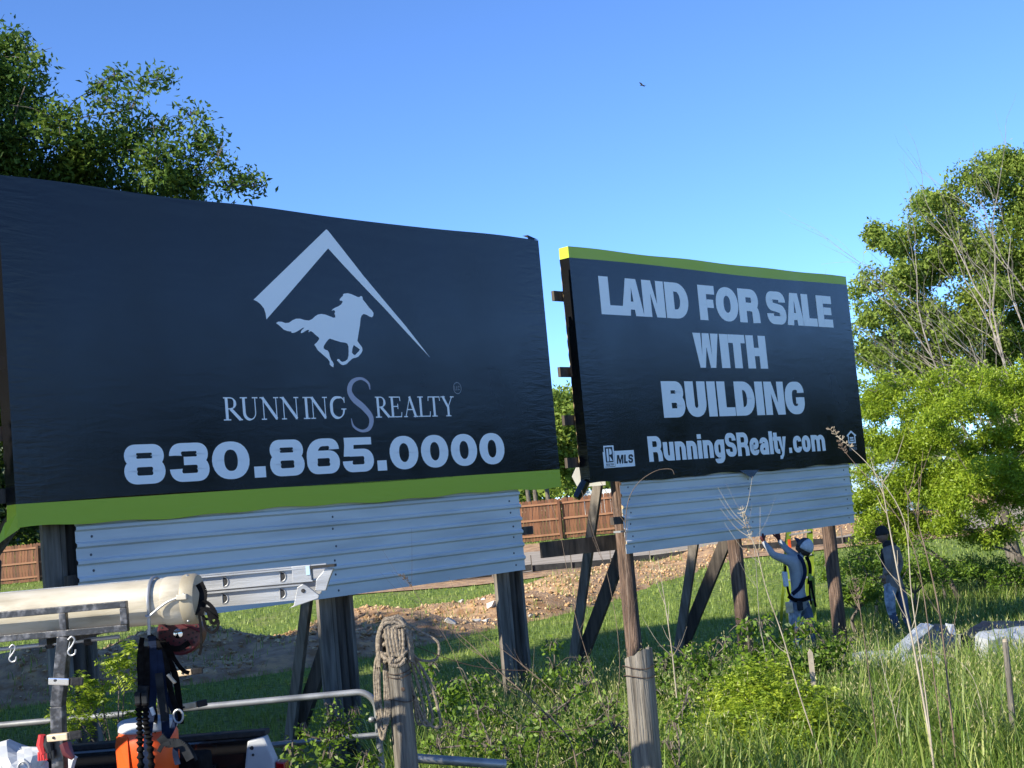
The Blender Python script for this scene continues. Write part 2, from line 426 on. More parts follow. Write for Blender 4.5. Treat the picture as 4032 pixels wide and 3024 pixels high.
# ------------------------------------------------------------------ lettering kit (strokes with an elliptical pen, unit cap height)
def rnd_path(pts, r, closed=False, n=7):
    P = [Vector((p[0], p[1])) for p in pts]; N = len(P); out = []
    for i, p in enumerate(P):
        if not closed and i in (0, N - 1):
            out.append(p); continue
        a = P[i - 1]; b = P[(i + 1) % N]
        la = (a - p).length; lb = (b - p).length
        ea = 0.999 if (not closed and i == 1) else 0.499
        eb = 0.999 if (not closed and i == N - 2) else 0.499
        rr = min(r, la * ea, lb * eb)
        s = p + (a - p) * (rr / la); e = p + (b - p) * (rr / lb)
        for k in range(n + 1):
            t = k / n
            # cubic with circular-like handles
            c1 = s.lerp(p, 0.56); c2 = e.lerp(p, 0.56)
            q = s * (1 - t) ** 3 + c1 * 3 * t * (1 - t) ** 2 + c2 * 3 * t * t * (1 - t) + e * t ** 3
            if not out or (q - out[-1]).length > 1e-5:
                out.append(q)
    return out


def ribbon(pts, tx, ty, closed=False, widths=None):
    """quads along a path; pen is tx wide on vertical strokes and ty on horizontal ones"""
    N = len(pts); L = []; Rr = []
    for i, p in enumerate(pts):
        if closed:
            a = pts[i - 1]; b = pts[(i + 1) % N]
        else:
            a = pts[max(i - 1, 0)]; b = pts[min(i + 1, N - 1)]
        d1 = (p - a).normalized() if (p - a).length > 1e-7 else (b - p).normalized()
        d2 = (b - p).normalized() if (b - p).length > 1e-7 else d1
        d = (d1 + d2).normalized(); n = Vector((-d.y, d.x))
        k = 1 / max(0.5, n.dot(Vector((-d1.y, d1.x))))
        w = math.hypot(tx * n.x, ty * n.y) * (widths[i] if widths else 1) * k
        L.append(p + n * w / 2); Rr.append(p - n * w / 2)
    q = []
    for i in range(N if closed else N - 1):
        j = (i + 1) % N
        q.append([L[i], Rr[i], Rr[j], L[j]])
    return q


def quad(x0, y0, x1, y1):
    return [[Vector((x0, y0)), Vector((x1, y0)), Vector((x1, y1)), Vector((x0, y1))]]


def poly(outer, *holes):
    loops = [[Vector((x, y, 0)) for x, y in l] for l in (outer,) + holes]
    flat = [v for l in loops for v in l]
    return [[Vector((flat[i].x, flat[i].y)) for i in t] for t in tessellate_polygon(loops)]


def glyph(ch, w, tx, ty, xh=0.75):
    """list of layers, a layer is a list of polygons in a w x 1 box"""
    a, b = tx / 2, ty / 2
    S = lambda pts, r=0.3, closed=False: ribbon(rnd_path(pts, r, closed), tx, ty, closed)
    V2 = lambda pts: ribbon([Vector(p) for p in pts], tx, ty)
    stem = lambda x0, y0=0, y1=1: quad(x0, y0, x0 + tx, y1)
    if ch == 'L': return [stem(0), quad(tx, 0, w, ty)]
    if ch == 'I': return [quad(0, 0, w, 1)]
    if ch == 'T': return [quad(0, 1 - ty, w, 1), stem(w / 2 - a, 0, 1 - ty)]
    if ch == 'H': return [stem(0), stem(w - tx), quad(tx, 0.5 - b, w - tx, 0.5 + b)]
    if ch == 'E': return [stem(0), quad(tx, 0, w, ty), quad(tx, 1 - ty, w, 1), quad(tx, 0.51 - b * .95, w - 0.05, 0.51 + b * .95)]
    if ch == 'F': return [stem(0), quad(tx, 1 - ty, w, 1), quad(tx, 0.48 - b * .95, w - 0.08, 0.48 + b * .95)]
    if ch == 'N': return [poly([(0, 0), (0, 1), (tx * 1.02, 1), (w - tx * .9, 0.36), (w - tx * .9, 1), (w, 1), (w, 0), (w - tx * 1.02, 0), (tx * .9, 0.64), (tx * .9, 0)])]
    if ch == 'W': return [poly([(0, 1), (tx * .95, 1), (.305 * w, .33), (.5 * w - .42 * tx, 1), (.5 * w + .42 * tx, 1), (.695 * w, .33), (w - tx * .95, 1), (w, 1), (.81 * w, 0), (.60 * w, 0), (.5 * w, .6), (.40 * w, 0), (.19 * w, 0)])]
    if ch == 'M': return [poly([(0, 0), (0, 1), (tx * 1.3, 1), (.5 * w, .4), (w - tx * 1.3, 1), (w, 1), (w, 0), (w - tx * .85, 0), (w - tx * .85, .62), (.5 * w + .3 * tx, 0), (.5 * w - .3 * tx, 0), (tx * .85, .62), (tx * .85, 0)])]
    if ch == 'A':
        yt = .77; X = lambda y: tx * .95 + (w / 2 - tx * .95) * y / yt
        return [poly([(0, 0), (w / 2 - tx * .58, 1), (w / 2 + tx * .58, 1), (w, 0), (w - X(0), 0), (w - X(.17), .17), (X(.17), .17), (X(0), 0)],
                     [(X(.17 + ty * .85), .17 + ty * .85), (w - X(.17 + ty * .85), .17 + ty * .85), (w / 2, yt)])]
    if ch == 'D': return [stem(0), S([(tx * .98, 1 - b), (w - a, 1 - b), (w - a, b), (tx * .98, b)], .42)]
    if ch == 'B': return [stem(0), S([(tx * .98, 1 - b), (w - a - .04, 1 - b), (w - a - .04, .53), (tx * .98, .53)], .24), S([(tx * .98, .53), (w - a, .53), (w - a, b), (tx * .98, b)], .26)]
    if ch == 'R': return [stem(0), S([(tx * .98, 1 - b), (w - a - .03, 1 - b), (w - a - .03, .47), (tx * .98, .47)], .27), S([(w * .5, .47), (w - a - .02, .46), (w - a * 1.0, 0)], .22)]
    if ch == 'O': return [S([(a, b), (w - a, b), (w - a, 1 - b), (a, 1 - b)], .46, True)]
    if ch == 'U': return [S([(a, 1), (a, b), (w - a, b), (w - a, 1)], .4)]
    if ch == 'S': return [S([(w - a, .68), (w - a, 1 - b), (a, 1 - b), (a, .55), (w - a, .46), (w - a, b), (a, b), (a, .32)], .3)]
    if ch == 'G': return [S([(w - a, .66), (w - a, 1 - b), (a, 1 - b), (a, b), (w - a, b), (w - a, .38)], .4), quad(w * .56, .5 - ty * .7, w, .52)]
    if ch == 'C' : return [S([(w - a, .66), (w - a, 1 - b), (a, 1 - b), (a, b), (w - a, b), (w - a, .34)], .4)]
    h = xh
    if ch == 'u': return [S([(a, h), (a, b), (w - a, b), (w - a, h * .5)], .3), stem(w - tx, 0, h)]
    if ch == 'n': return [stem(0, 0, h), S([(a, h * .5), (a, h - b), (w - a, h - b), (w - a, 0)], .3)]
    if ch == 'm': return [stem(0, 0, h), S([(a, h * .5), (a, h - b), (w / 2, h - b), (w / 2, 0)], .26), S([(w / 2, h * .5), (w / 2, h - b), (w - a, h - b), (w - a, 0)], .26)]
    if ch == 'i': return [quad(0, 0, w, h), quad(0, 1 - ty * .95, w, 1)]
    if ch == 'l': return [quad(0, 0, w, 1)]
    if ch == 'o': return [S([(a, b), (w - a, b), (w - a, h - b), (a, h - b)], .36, True)]
    if ch == 'c': return [S([(w - a, h * .66), (w - a, h - b), (a, h - b), (a, b), (w - a, b), (w - a, h * .34)], .34)]
    if ch == 'e': return [S([(a, h * .47), (w - a, h * .47), (w - a, h - b), (a, h - b), (a, b), (w - a, b), (w - a, h * .3)], .33)]
    if ch == 'a': return [S([(a, h * .66), (a, h - b), (w - a - .05, h - b), (w - a - .05, 0)], .3), S([(w - a - .05, h * .56), (a, h * .50), (a, b), (w - a - .05, b)], .22)]
    if ch == 't': return [S([(w * .42, .93), (w * .42, b), (w, b)], .18), quad(0, h - ty * .85, w, h)]
    if ch == 'y': return [poly([(0, h), (tx * .95, h), (w * .52, h * .33), (w - tx * .95, h), (w, h), (w * .62, -.06), (w * .40, -.235), (w * .12, -.24), (w * .12, -.09), (w * .3, -.075), (w * .39, .04)])]
    if ch == 'g': return [S([(a, h * .12), (w - a, h * .12), (w - a, h - b), (a, h - b)], .34, True), S([(w - a, h), (w - a, -.24 + b), (a, -.24 + b), (a, -.05)], .3)]
    if ch == '.': return [quad(0, 0, w, w if w < .3 else .3)]
    if ch == '0': return [S([(a, b), (w - a, b), (w - a, 1 - b), (a, 1 - b)], .52, True)]
    if ch == '8': return [S([(a + .02, .535), (w - a - .02, .535), (w - a - .02, 1 - b), (a + .02, 1 - b)], .22, True), S([(a, b), (w - a, b), (w - a, .535), (a, .535)], .23, True)]
    if ch == '3': return [S([(a, .68), (a, 1 - b), (w - a - .02, 1 - b), (w - a - .02, .535), (w * .36, .535)], .24), S([(w * .36, .535), (w - a, .535), (w - a, b), (a, b), (a, .33)], .25)]
    if ch == '6': return [S([(w - a, .69), (w - a, 1 - b), (a, 1 - b), (a, .3)], .42), S([(a, b), (w - a, b), (w - a, .55), (a, .55)], .25, True)]
    if ch == '5': return [quad(.10, 1 - ty, w - .05, 1), poly([(.10, 1 - ty), (.10 + tx * .92, 1 - ty), (.06 + tx * .92, .46), (.05, .46)]), S([(.08 + tx * .5, .56), (w - a, .56), (w - a, b), (a, b), (a, .32)], .27)]
    return []


SERIF_T, SERIF_H = 0.145, 0.05
def serif_glyph(ch, w):
    """roman capital with thick and hairline strokes and small serifs"""
    T, H = SERIF_T, SERIF_H
    def st(x0, y0, x1, y1, t): return ribbon([Vector((x0, y0)), Vector((x1, y1))], t, t)
    def sf(x, y, l=.26): return quad(x - l / 2, y - H / 2 if y > .5 else y - H / 2, x + l / 2, y + H / 2)
    def cv(pts, ws, r=.3):
        p = rnd_path(pts, r); n = len(p)
        W = [np.interp(i / (n - 1), np.linspace(0, 1, len(ws)), ws) for i in range(n)]
        return ribbon(p, 1, 1, False, W)
    e = H / 2
    if ch == 'I': return [st(w / 2, 0, w / 2, 1, T), sf(w / 2, e, .38), sf(w / 2, 1 - e, .38)]
    if ch == 'L': return [st(.2, 0, .2, 1, T), sf(.2, 1 - e, .38), quad(.02, 0, w, H), st(w - .02, 0, w + .02, .26, H)]
    if ch == 'T': return [st(w / 2, 0, w / 2, 1, T), sf(w / 2, e, .36), quad(0, 1 - H, w, 1), st(.02, 1, -.0, .78, H), st(w - .02, 1, w, .78, H)]
    if ch == 'E': return [st(.2, 0, .2, 1, T), quad(.02, 1 - H, w - .05, 1), quad(.02, 0, w, H), quad(.2, .5, w * .72, .5 + H), st(w - .07, 1, w - .05, .78, H), st(w - .02, 0, w + .02, .24, H), st(w * .72, .4, w * .72, .65, H)]
    if ch == 'N': return [st(.14, 0, .14, 1, H), st(w - .14, 0, w - .14, 1, H), st(.10, 1 - .02, w - .14, .03, T), sf(.14, e, .28), sf(w - .14, 1 - e, .28), sf(.06, 1 - e, .2)]
    if ch == 'U': return [cv([(.2, 1), (.2, e), (w - .17, e), (w - .17, 1)], [T, T, T * .8, H, H, H], .42), sf(.2, 1 - e, .38), sf(w - .17, 1 - e, .3)]
    if ch == 'A': return [st(.10, 0, w / 2, 1, H), st(w / 2 - .03, 1, w - .13, 0, T), quad(w * .26, .34, w * .72, .34 + H), sf(.10, e, .26), sf(w - .13, e, .32)]
    if ch == 'R': return [st(.2, 0, .2, 1, T), sf(.2, e, .38), cv([(.04, 1 - e), (w * .68, 1 - e), (w * .68, .5), (.2, .5)], [H, H, T * .9, T, H, H], .26), st(w * .42, .5, w - .05, .02, T), sf(w - .02, e, .16)]
    if ch == 'Y': return [st(.10, 1, w / 2, .46, T), st(w - .12, 1, w / 2, .46, H), st(w / 2, 0, w / 2, .5, T), sf(.10, 1 - e, .3), sf(w - .12, 1 - e, .26), sf(w / 2, e, .36)]
    if ch == 'G': return [cv([(w - .1, .76), (w - .12, 1 - e), (.08, 1 - e), (.08, e), (w - .15, e), (w - .15, .42)], [H, H, T, T * 1.2, T, H, T * .9], .5), sf(w - .15, .43, .3), st(w - .10, .99, w - .10, .72, H)]
    if ch == 'S':  # the tall ornamental S, drawn in its own box
        p = curve_pts([(w * .95, .78, 0), (w * .90, .90, 0), (w * .62, .985, 0), (w * .26, .93, 0), (w * .10, .77, 0), (w * .24, .61, 0), (w * .62, .45, 0), (w * .90, .26, 0), (w * .80, .07, 0), (w * .48, .015, 0), (w * .16, .10, 0), (w * .08, .25, 0)], 6)
        p = [Vector((q.x, q.y)) for q in p]; n = len(p)
        W = [np.interp(i / (n - 1), [0, .08, .2, .34, .5, .66, .8, .92, 1], [.02, .05, .05, .11, .125, .11, .05, .045, .015]) for i in range(n)]
        return [ribbon(p, 1, 1, False, W)]
    return []


class Print:
    """flat print on a board; layers step forward by 0.35 mm so that strokes never share a plane"""
    def __init__(s): s.v = []; s.f = []; s.k = 0
    def put(s, layers, u, z, sx, sz, shear=0.0, base=0.0025):
        for lay in layers:
            y = -(base + 0.00035 * (s.k % 5)); s.k += 1
            for pg in lay:
                o = len(s.v)
                s.v += [(u + (p.x + shear * p.y) * sx, y, z + p.y * sz) for p in pg]
                s.f.append(tuple(range(o, o + len(pg))))
    def raw(s, polys, base=0.0025):
        for pg in polys:
            o = len(s.v); s.v += [(p.x, -base, p.y) for p in pg]; s.f.append(tuple(range(o, o + len(pg))))
    def build(s, name, m, parent):
        me = bpy.data.meshes.new(name); me.from_pydata(s.v, [], s.f); me.materials.append(m)
        bm = bmesh.new(); bm.from_mesh(me)
        for f in bm.faces:
            f.normal_update()
            if f.normal.y > 0: f.normal_flip()
        bm.to_mesh(me); bm.free()
        return link(bpy.data.objects.new(name, me), parent)


def text_line(spec, z0, h, tx, ty, name, m, parent, shear=0.0, xh=.75, base=.0025):
    """spec: (glyph, u0, u1) list"""
    for ch, u0, u1 in spec:
        P = Print(); P.put(glyph(ch, (u1 - u0) / h, tx, ty, xh), u0, z0, h, h, shear, base); P.build(name, m, parent)


# ------------------------------------------------------------------ billboards
def banner(parent, w, z0, z1, bands, depth, sag, seed, wrap_l=True):
    """stretched vinyl skin: front sheet as a fine grid plus side, top and bottom returns; bands = [(zlo, zhi, material)]"""
    nx = 120
    us = np.linspace(0, w, nx)
    out = None
    rg = np.random.default_rng(seed)
    def top(u):
        return z1 - sag * (0.55 * np.exp(-((u - w * .62) / (w * .12)) ** 2) + 0.35 * np.exp(-((u - w * .28) / (w * .1)) ** 2)) + 0.006 * np.sin(u * 3.1)
    def bot(u):
        return z0 + 0.010 * np.sin(u * 2.3 + 1) + 0.008 * np.sin(u * 7.1)
    objs = []
    for bi, (lo, hi, mt, nm) in enumerate(bands):
        nz = max(3, int((hi - lo) / 0.06))
        V = []; F = []
        def zfun(t, u):
            a = bot(u) if abs(lo - z0) < 1e-6 else lo
            b = top(u) if abs(hi - z1) < 1e-6 else hi + (0.012 * math.sin(u * 1.1) if bi == 0 and len(bands) > 1 else 0)
            if abs(lo - z0) > 1e-6:
                a = lo + (0.012 * math.sin(u * 1.1))
            return a + (b - a) * t
        cols = [(-0.0, depth)] + [(u, 0.0) for u in us] + [(w, depth)]
        n = len(cols)
        for j in range(nz + 1):
            t = j / nz
            for i, (u, y) in enumerate(cols):
                jit = 0.0
                if y > 0:
                    jit = 0.010 * math.sin(j * 2.1 + i) * rg.random()
                V.append((u - (0.006 * rg.random() if y > 0 and i == 0 else 0), y + jit, zfun(t, u)))
        for j in range(nz):
            for i in range(n - 1):
                F.append((j * n + i, j * n + i + 1, (j + 1) * n + i + 1, (j + 1) * n + i))
        me = bpy.data.meshes.new(nm); me.from_pydata(V, [], F)
        # returns over the top and under the bottom
        bm = bmesh.new(); bm.from_mesh(me); bm.verts.ensure_lookup_table()
        for row, edge, dz in ((nz, abs(hi - z1) < 1e-6, 0.0), (0, abs(lo - z0) < 1e-6, 0.02)):
            if edge:
                prev = None
                for i in range(1, n - 1):
                    v = bm.verts[row * n + i]; q = bm.verts.new((v.co.x, depth, v.co.z + dz)); bm.verts.ensure_lookup_table()
                    if prev:
                        bm.faces.new((prev[0], v, q, prev[1]))
                    prev = (v, q)
        bm.to_mesh(me); bm.free()
        me.materials.append(mt)
        me.polygons.foreach_set('use_smooth', np.ones(len(me.polygons), bool))
        try: me.set_sharp_from_angle(angle=R(35))
        except Exception: pass
        o = link(bpy.data.objects.new(nm, me), parent); objs.append(o)
    return objs


def ribbed_panel(parent, u0, u1, z0, z1, y, pitch=0.155):
    """white trapezoidal-rib sheet, ribs running along the board"""
    prof = []
    z = z0
    prof.append((0.0, z0))
    k = z0 + pitch * 0.96
    while k < z1 - 0.05:
        prof += [(0.0, k - 0.028), (-0.026, k - 0.010), (-0.026, k + 0.012), (0.0, k + 0.030)]
        # two shallow stiffening swages in the flat
        k += pitch
    prof.append((0.0, z1))
    V = []; F = []
    us = np.linspace(u0, u1, 24)
    for u in us:
        for (dy, z) in prof:
            V.append((u, y + dy + 0.004 * math.sin(u * 1.7), z + 0.004 * math.sin(u * 0.9 + 1)))
    n = len(prof)
    for i in range(len(us) - 1):
        for j in range(n - 1):
            F.append((i * n + j, (i + 1) * n + j, (i + 1) * n + j + 1, i * n + j + 1))
    me = bpy.data.meshes.new('ribbed_panel'); me.from_pydata(V, [], F); me.materials.append(M['sheet'])
    o = link(bpy.data.objects.new('ribbed_panel', me), parent)
    so = o.modifiers.new('thickness', 'SOLIDIFY'); so.thickness = 0.004; so.offset = 1
    # screws
    sm = MB(); sm.lathe((0, 0, 0), [(0.013, 0), (0.013, -0.006), (0.008, -0.011)], 8, (0, 1, 0))
    first = None
    k = z0 + pitch * 0.5
    while k < z1:
        for u in (u0 + 0.16, (u0 + u1) / 2 + 0.03, u1 - 0.16):
            if first is None:
                first = sm.build('screw', M['screw'], o); s = first
            else:
                s = first.copy(); link(s, o)
            s.location = (u + random.uniform(-.02, .02), y + 0.001 + 0.004 * math.sin(u * 1.7), k + random.uniform(-.02, .02))
        k += pitch
    return o


YAW1, YAW2 = R(48.065), R(46.884)
P1 = Vector((-4.381, 12.218, 0)); P2 = Vector((0.888, 18.10, 0))
W1, W2 = 7.30, 7.04

b1 = empty('billboard', P1, 'left billboard with a white running horse, chevron and phone number on black vinyl', 'billboard', YAW1)
blk, grn = banner(b1, W1, 2.80, 5.935, [(3.014, 5.935, M['vinyl_black'], 'banner'), (2.80, 3.014, M['vinyl_green'], 'green_band')], 0.16, 0.05, 3)
tag(grn, 'lime green band along the bottom of the banner')
# torn corner of the green band hanging off the lower left
fl = MB(); fl.add([(0.0, 0.0, 2.93), (0.02, -0.004, 2.80), (-0.10, 0.05, 2.72), (-0.17, 0.09, 2.66), (-0.06, 0.10, 2.86)], [(0, 1, 2, 4), (4, 2, 3)])
fl.build('corner_flap', M['vinyl_green'], b1)
m1 = MB(); m1.add([(7.10, .0, 5.925), (7.13, .02, 5.99), (7.30, .0, 5.94), (7.31, .10, 5.96), (7.14, .12, 6.0)], [(0, 2, 1), (1, 2, 3, 4)]); m1.build('corner_fold', M['vinyl_black'], b1)
ribbed_panel(b1, 0.585, 6.55, 1.835, 2.86, 0.06)
# print on the left board
HORSE = [(2.997,4.712),(3.029,4.729),(3.073,4.729),(3.122,4.717),(3.168,4.723),(3.222,4.752),(3.269,4.769),(3.32,4.771),(3.376,4.76),(3.439,4.756),(3.481,4.771),(3.525,4.802),(3.568,4.825),(3.616,4.834),(3.675,4.829),(3.732,4.813),(3.785,4.799),(3.809,4.804),(3.809,4.834),(3.799,4.843),(3.808,4.853),(3.813,4.872),(3.797,4.883),(3.763,4.874),(3.782,4.892),(3.814,4.909),(3.864,4.927),(3.909,4.951),(3.933,4.982),(3.919,4.993),(3.895,4.99),(3.891,5.003),(3.913,5.025),(3.947,5.051),(3.945,5.062),(3.964,5.072),(4.014,5.079),(4.062,5.073),(4.11,5.059),(4.152,5.045),(4.183,5.044),(4.196,5.056),(4.215,5.058),(4.228,5.041),(4.23,5.017),(4.264,4.986),(4.308,4.936),(4.349,4.904),(4.371,4.876),(4.364,4.843),(4.34,4.825),(4.304,4.834),(4.268,4.85),(4.225,4.859),(4.192,4.841),(4.173,4.807),(4.155,4.731),(4.136,4.673),(4.118,4.616),(4.099,4.555),(4.126,4.523),(4.16,4.486),(4.163,4.453),(4.14,4.42),(4.093,4.381),(4.054,4.369),(4.011,4.361),(3.965,4.333),(3.919,4.299),(3.869,4.285),(3.834,4.293),(3.801,4.321),(3.782,4.337),(3.798,4.351),(3.818,4.349),(3.837,4.326),(3.861,4.32),(3.898,4.327),(3.937,4.351),(3.953,4.388),(3.96,4.435),(3.964,4.491),(3.949,4.523),(3.919,4.532),(3.859,4.536),(3.789,4.551),(3.707,4.57),(3.682,4.556),(3.649,4.525),(3.616,4.487),(3.611,4.462),(3.63,4.448),(3.664,4.44),(3.682,4.415),(3.688,4.379),(3.702,4.342),(3.723,4.319),(3.734,4.292),(3.725,4.26),(3.695,4.273),(3.676,4.291),(3.681,4.319),(3.655,4.35),(3.617,4.377),(3.573,4.408),(3.529,4.439),(3.504,4.475),(3.486,4.498),(3.526,4.526),(3.559,4.559),(3.557,4.577),(3.522,4.599),(3.49,4.623),(3.462,4.641),(3.443,4.642),(3.426,4.628),(3.422,4.64),(3.432,4.653),(3.412,4.655),(3.376,4.64),(3.351,4.626),(3.322,4.616),(3.314,4.624),(3.328,4.647),(3.356,4.666),(3.37,4.678),(3.345,4.673),(3.297,4.648),(3.249,4.625),(3.208,4.615),(3.189,4.618),(3.193,4.63),(3.137,4.634),(3.088,4.649),(3.057,4.674),(3.026,4.696)]
HOLE = [(4.041,4.509),(4.126,4.462),(4.105,4.438),(4.045,4.396),(4.022,4.408),(4.007,4.426),(4.02,4.473)]
CHEV = [(2.729,4.944),(3.781,5.769),(3.806,5.756),(3.992,5.568),(4.271,5.284),(4.559,5.012),(4.854,4.738),(5.193,4.389),(4.859,4.665),(4.55,4.93),(4.258,5.164),(3.974,5.397),(3.786,5.559),(3.487,5.291),(3.173,5.009),(2.876,4.746),(2.871,4.807),(2.854,4.86),(2.82,4.898),(2.774,4.929)]
p = Print(); p.raw(poly(HORSE, HOLE)); p.build('horse_emblem', M['print_white'], blk)
p = Print(); p.raw(poly(CHEV)); p.build('chevron_emblem', M['print_white'], blk)
DIG = [('8', 1.091, 1.538), ('3', 1.588, 2.041), ('0', 2.077, 2.529), ('.', 2.579, 2.723), ('8', 2.782, 3.23), ('6', 3.265, 3.712), ('5', 3.752, 4.197), ('.', 4.245, 4.383),
       ('0', 4.439, 4.876), ('0', 4.92, 5.356), ('0', 5.399, 5.835), ('0', 5.877, 6.311)]
text_line(DIG, 3.126, 0.373, .385, .215, 'phone_digit', M['print_white'], blk)
p = Print()
for ch, u0, u1 in [('R', 2.251, 2.47), ('U', 2.463, 2.689), ('N', 2.721, 2.949), ('N', 2.979, 3.212), ('I', 3.251, 3.374), ('N', 3.366, 3.598), ('G', 3.636, 3.861),
                   ('R', 4.277, 4.49), ('E', 4.491, 4.67), ('A', 4.709, 4.919), ('L', 4.929, 5.116), ('T', 5.097, 5.282), ('Y', 5.314, 5.515)]:
    p = Print(); p.put(serif_glyph(ch, (u1 - u0) / .232), u0, 3.709, .232, .232); p.build('name_letter', M['print_white'], blk)
p = Print(); p.put(serif_glyph('S', .352 / .592), 3.891, 3.558, .592, .592); p.build('tall_letter', M['print_lilac'], blk)
p = Print()
ring = [Vector((.5 + .5 * math.cos(t * math.pi / 14), .5 + .5 * math.sin(t * math.pi / 14))) for t in range(28)]
p.put([ribbon(ring, .07, .07, True)], 5.529, 3.971, .128, .133); p.build('suffix_ring', M['print_grey'], blk)
for i, (ch, w) in enumerate((('L', .3), ('L', .3), ('C', .45))):
    p = Print(); p.put(glyph(ch, w, .14, .12), 5.546 + [0, .029, .056][i], 4.012, .062 * 1.05, .052); p.build('suffix_letter', M['print_grey'], blk)

b2 = empty('billboard', P2, 'right billboard reading LAND FOR SALE WITH BUILDING with a lime green top band', 'billboard', YAW2)
blk2, grn2 = banner(b2, W2, 2.805, 5.905, [(2.805, 5.755, M['vinyl_black'], 'banner'), (5.755, 5.905, M['vinyl_green'], 'green_band')], 0.16, 0.012, 5)
tag(grn2, 'lime green band along the top of the banner')
ribbed_panel(b2, 0.66, 6.53, 1.85, 2.86, 0.06)
T1 = [('L', .533 + .02, 1.09), ('A', .985, 1.475), ('N', 1.47, 1.96), ('D', 1.985, 2.52), ('F', 2.775, 3.18), ('O', 3.20, 3.77), ('R', 3.785, 4.33), ('S', 4.535, 5.075), ('A', 5.085, 5.58), ('L', 5.55, 5.98), ('E', 6.0, 6.46)]
text_line([t for t in T1], 5.03, .514, .385, .25, 'sale_letter', M['print_white'], blk2)
text_line([('W', 2.54, 3.16), ('I', 3.192, 3.405), ('T', 3.41, 3.84), ('H', 3.872, 4.40)], 4.335, .502, .40, .25, 'sale_letter', M['print_white'], blk2)
text_line([('B', 1.685, 2.197), ('U', 2.225, 2.71), ('I', 2.752, 2.96), ('L', 3.0, 3.42), ('D', 3.435, 3.945), ('I', 3.975, 4.185), ('N', 4.22, 4.755), ('G', 4.78, 5.33)], 3.63, .507, .40, .25, 'sale_letter', M['print_white'], blk2)
WEB = [('R', 1.262, 1.567), ('u', 1.592, 1.832), ('n', 1.862, 2.104), ('n', 2.13, 2.366), ('i', 2.392, 2.49), ('n', 2.518, 2.762), ('g', 2.79, 3.04), ('S', 3.07, 3.34), ('R', 3.366, 3.665),
       ('e', 3.69, 3.925), ('a', 3.95, 4.205), ('l', 4.213, 4.311), ('t', 4.318, 4.485), ('y', 4.45, 4.68), ('.', 4.74, 4.82), ('c', 4.868, 5.108), ('o', 5.118, 5.365), ('m', 5.392, 5.80)]
text_line(WEB, 3.038, .345, .285, .20, 'website_letter', M['print_white'], blk2, xh=.745)
# realtor / MLS plates
p = Print(); p.raw(poly([(.298, 3.205), (.32, 3.205), (.32, 3.285), (.53, 3.285), (.53, 3.21), (.945, 3.21), (.945, 2.995), (.298, 2.992)])); p.build('logo_plate', M['print_white'], blk2)
p = Print()
p.raw(poly([(.345, 3.265), (.50, 3.265), (.50, 3.065), (.345, 3.065)], [(.372, 3.245), (.412, 3.245), (.412, 3.078), (.372, 3.078)],
           [(.428, 3.245), (.455, 3.245), (.475, 3.232), (.483, 3.21), (.483, 3.19), (.473, 3.172), (.455, 3.165), (.428, 3.165)], [(.428, 3.152), (.488, 3.082), (.428, 3.082)]), .0035)
text_line([('R', .345, .365), ('E', .368, .386), ('A', .388, .410), ('L', .412, .428), ('T', .43, .448), ('O', .45, .474), ('R', .477, .5)], 3.022, .03, .22, .16, 'logo_letter', M['print_navy'], blk2, base=.0035)
p.raw(poly([(.522, 3.20), (.528, 3.20), (.528, 3.004), (.32, 3.004), (.32, 3.011), (.522, 3.011)]), .0037)
p.build('logo_emblem', M['print_navy'], blk2)
text_line([('M', .565, .70), ('L', .715, .79), ('S', .805, .905)], 3.04, .115, .30, .22, 'logo_letter', M['print_navy'], blk2, shear=.16, base=.0035)
# equal housing mark
p = Print()
p.raw(poly([(6.49, 3.265), (6.637, 3.34), (6.785, 3.265), (6.785, 3.245), (6.755, 3.245), (6.755, 3.13), (6.52, 3.13), (6.52, 3.245), (6.49, 3.245)],
           [(6.552, 3.155), (6.722, 3.155), (6.722, 3.262), (6.637, 3.305), (6.552, 3.262)]))
p.raw(poly([(6.58, 3.232), (6.694, 3.232), (6.694, 3.207), (6.58, 3.207)])); p.raw(poly([(6.58, 3.192), (6.694, 3.192), (6.694, 3.167), (6.58, 3.167)]))
p.build('housing_emblem', M['print_white'], blk2)
def tiny(txt, u0, u1, z, h):
    n = len(txt); s = (u1 - u0) / n
    text_line([(c, u0 + i * s, u0 + i * s + s * (.4 if c == 'I' else .86)) for i, c in enumerate(txt) if c != ' '], z, h, .2, .15, 'housing_letter', M['print_grey'], blk2)
tiny('EQUAL HOUSING'.replace('Q', 'O'), 6.505, 6.775, 3.082, .028)
tiny('LENDER', 6.527, 6.767, 3.02, .048)

# --- timber frames behind the boards
def pole_mesh(m_, x, y, z0, z1, r, seed):
    rg = random.Random(seed); pts = []; rad = []
    for i in range(9):
        t = i / 8; pts.append((x + rg.uniform(-.008, .008), y + rg.uniform(-.008, .008), z0 + (z1 - z0) * t)); rad.append(r * (1.08 - .16 * t))
    m_.tube(pts, rad, 12)


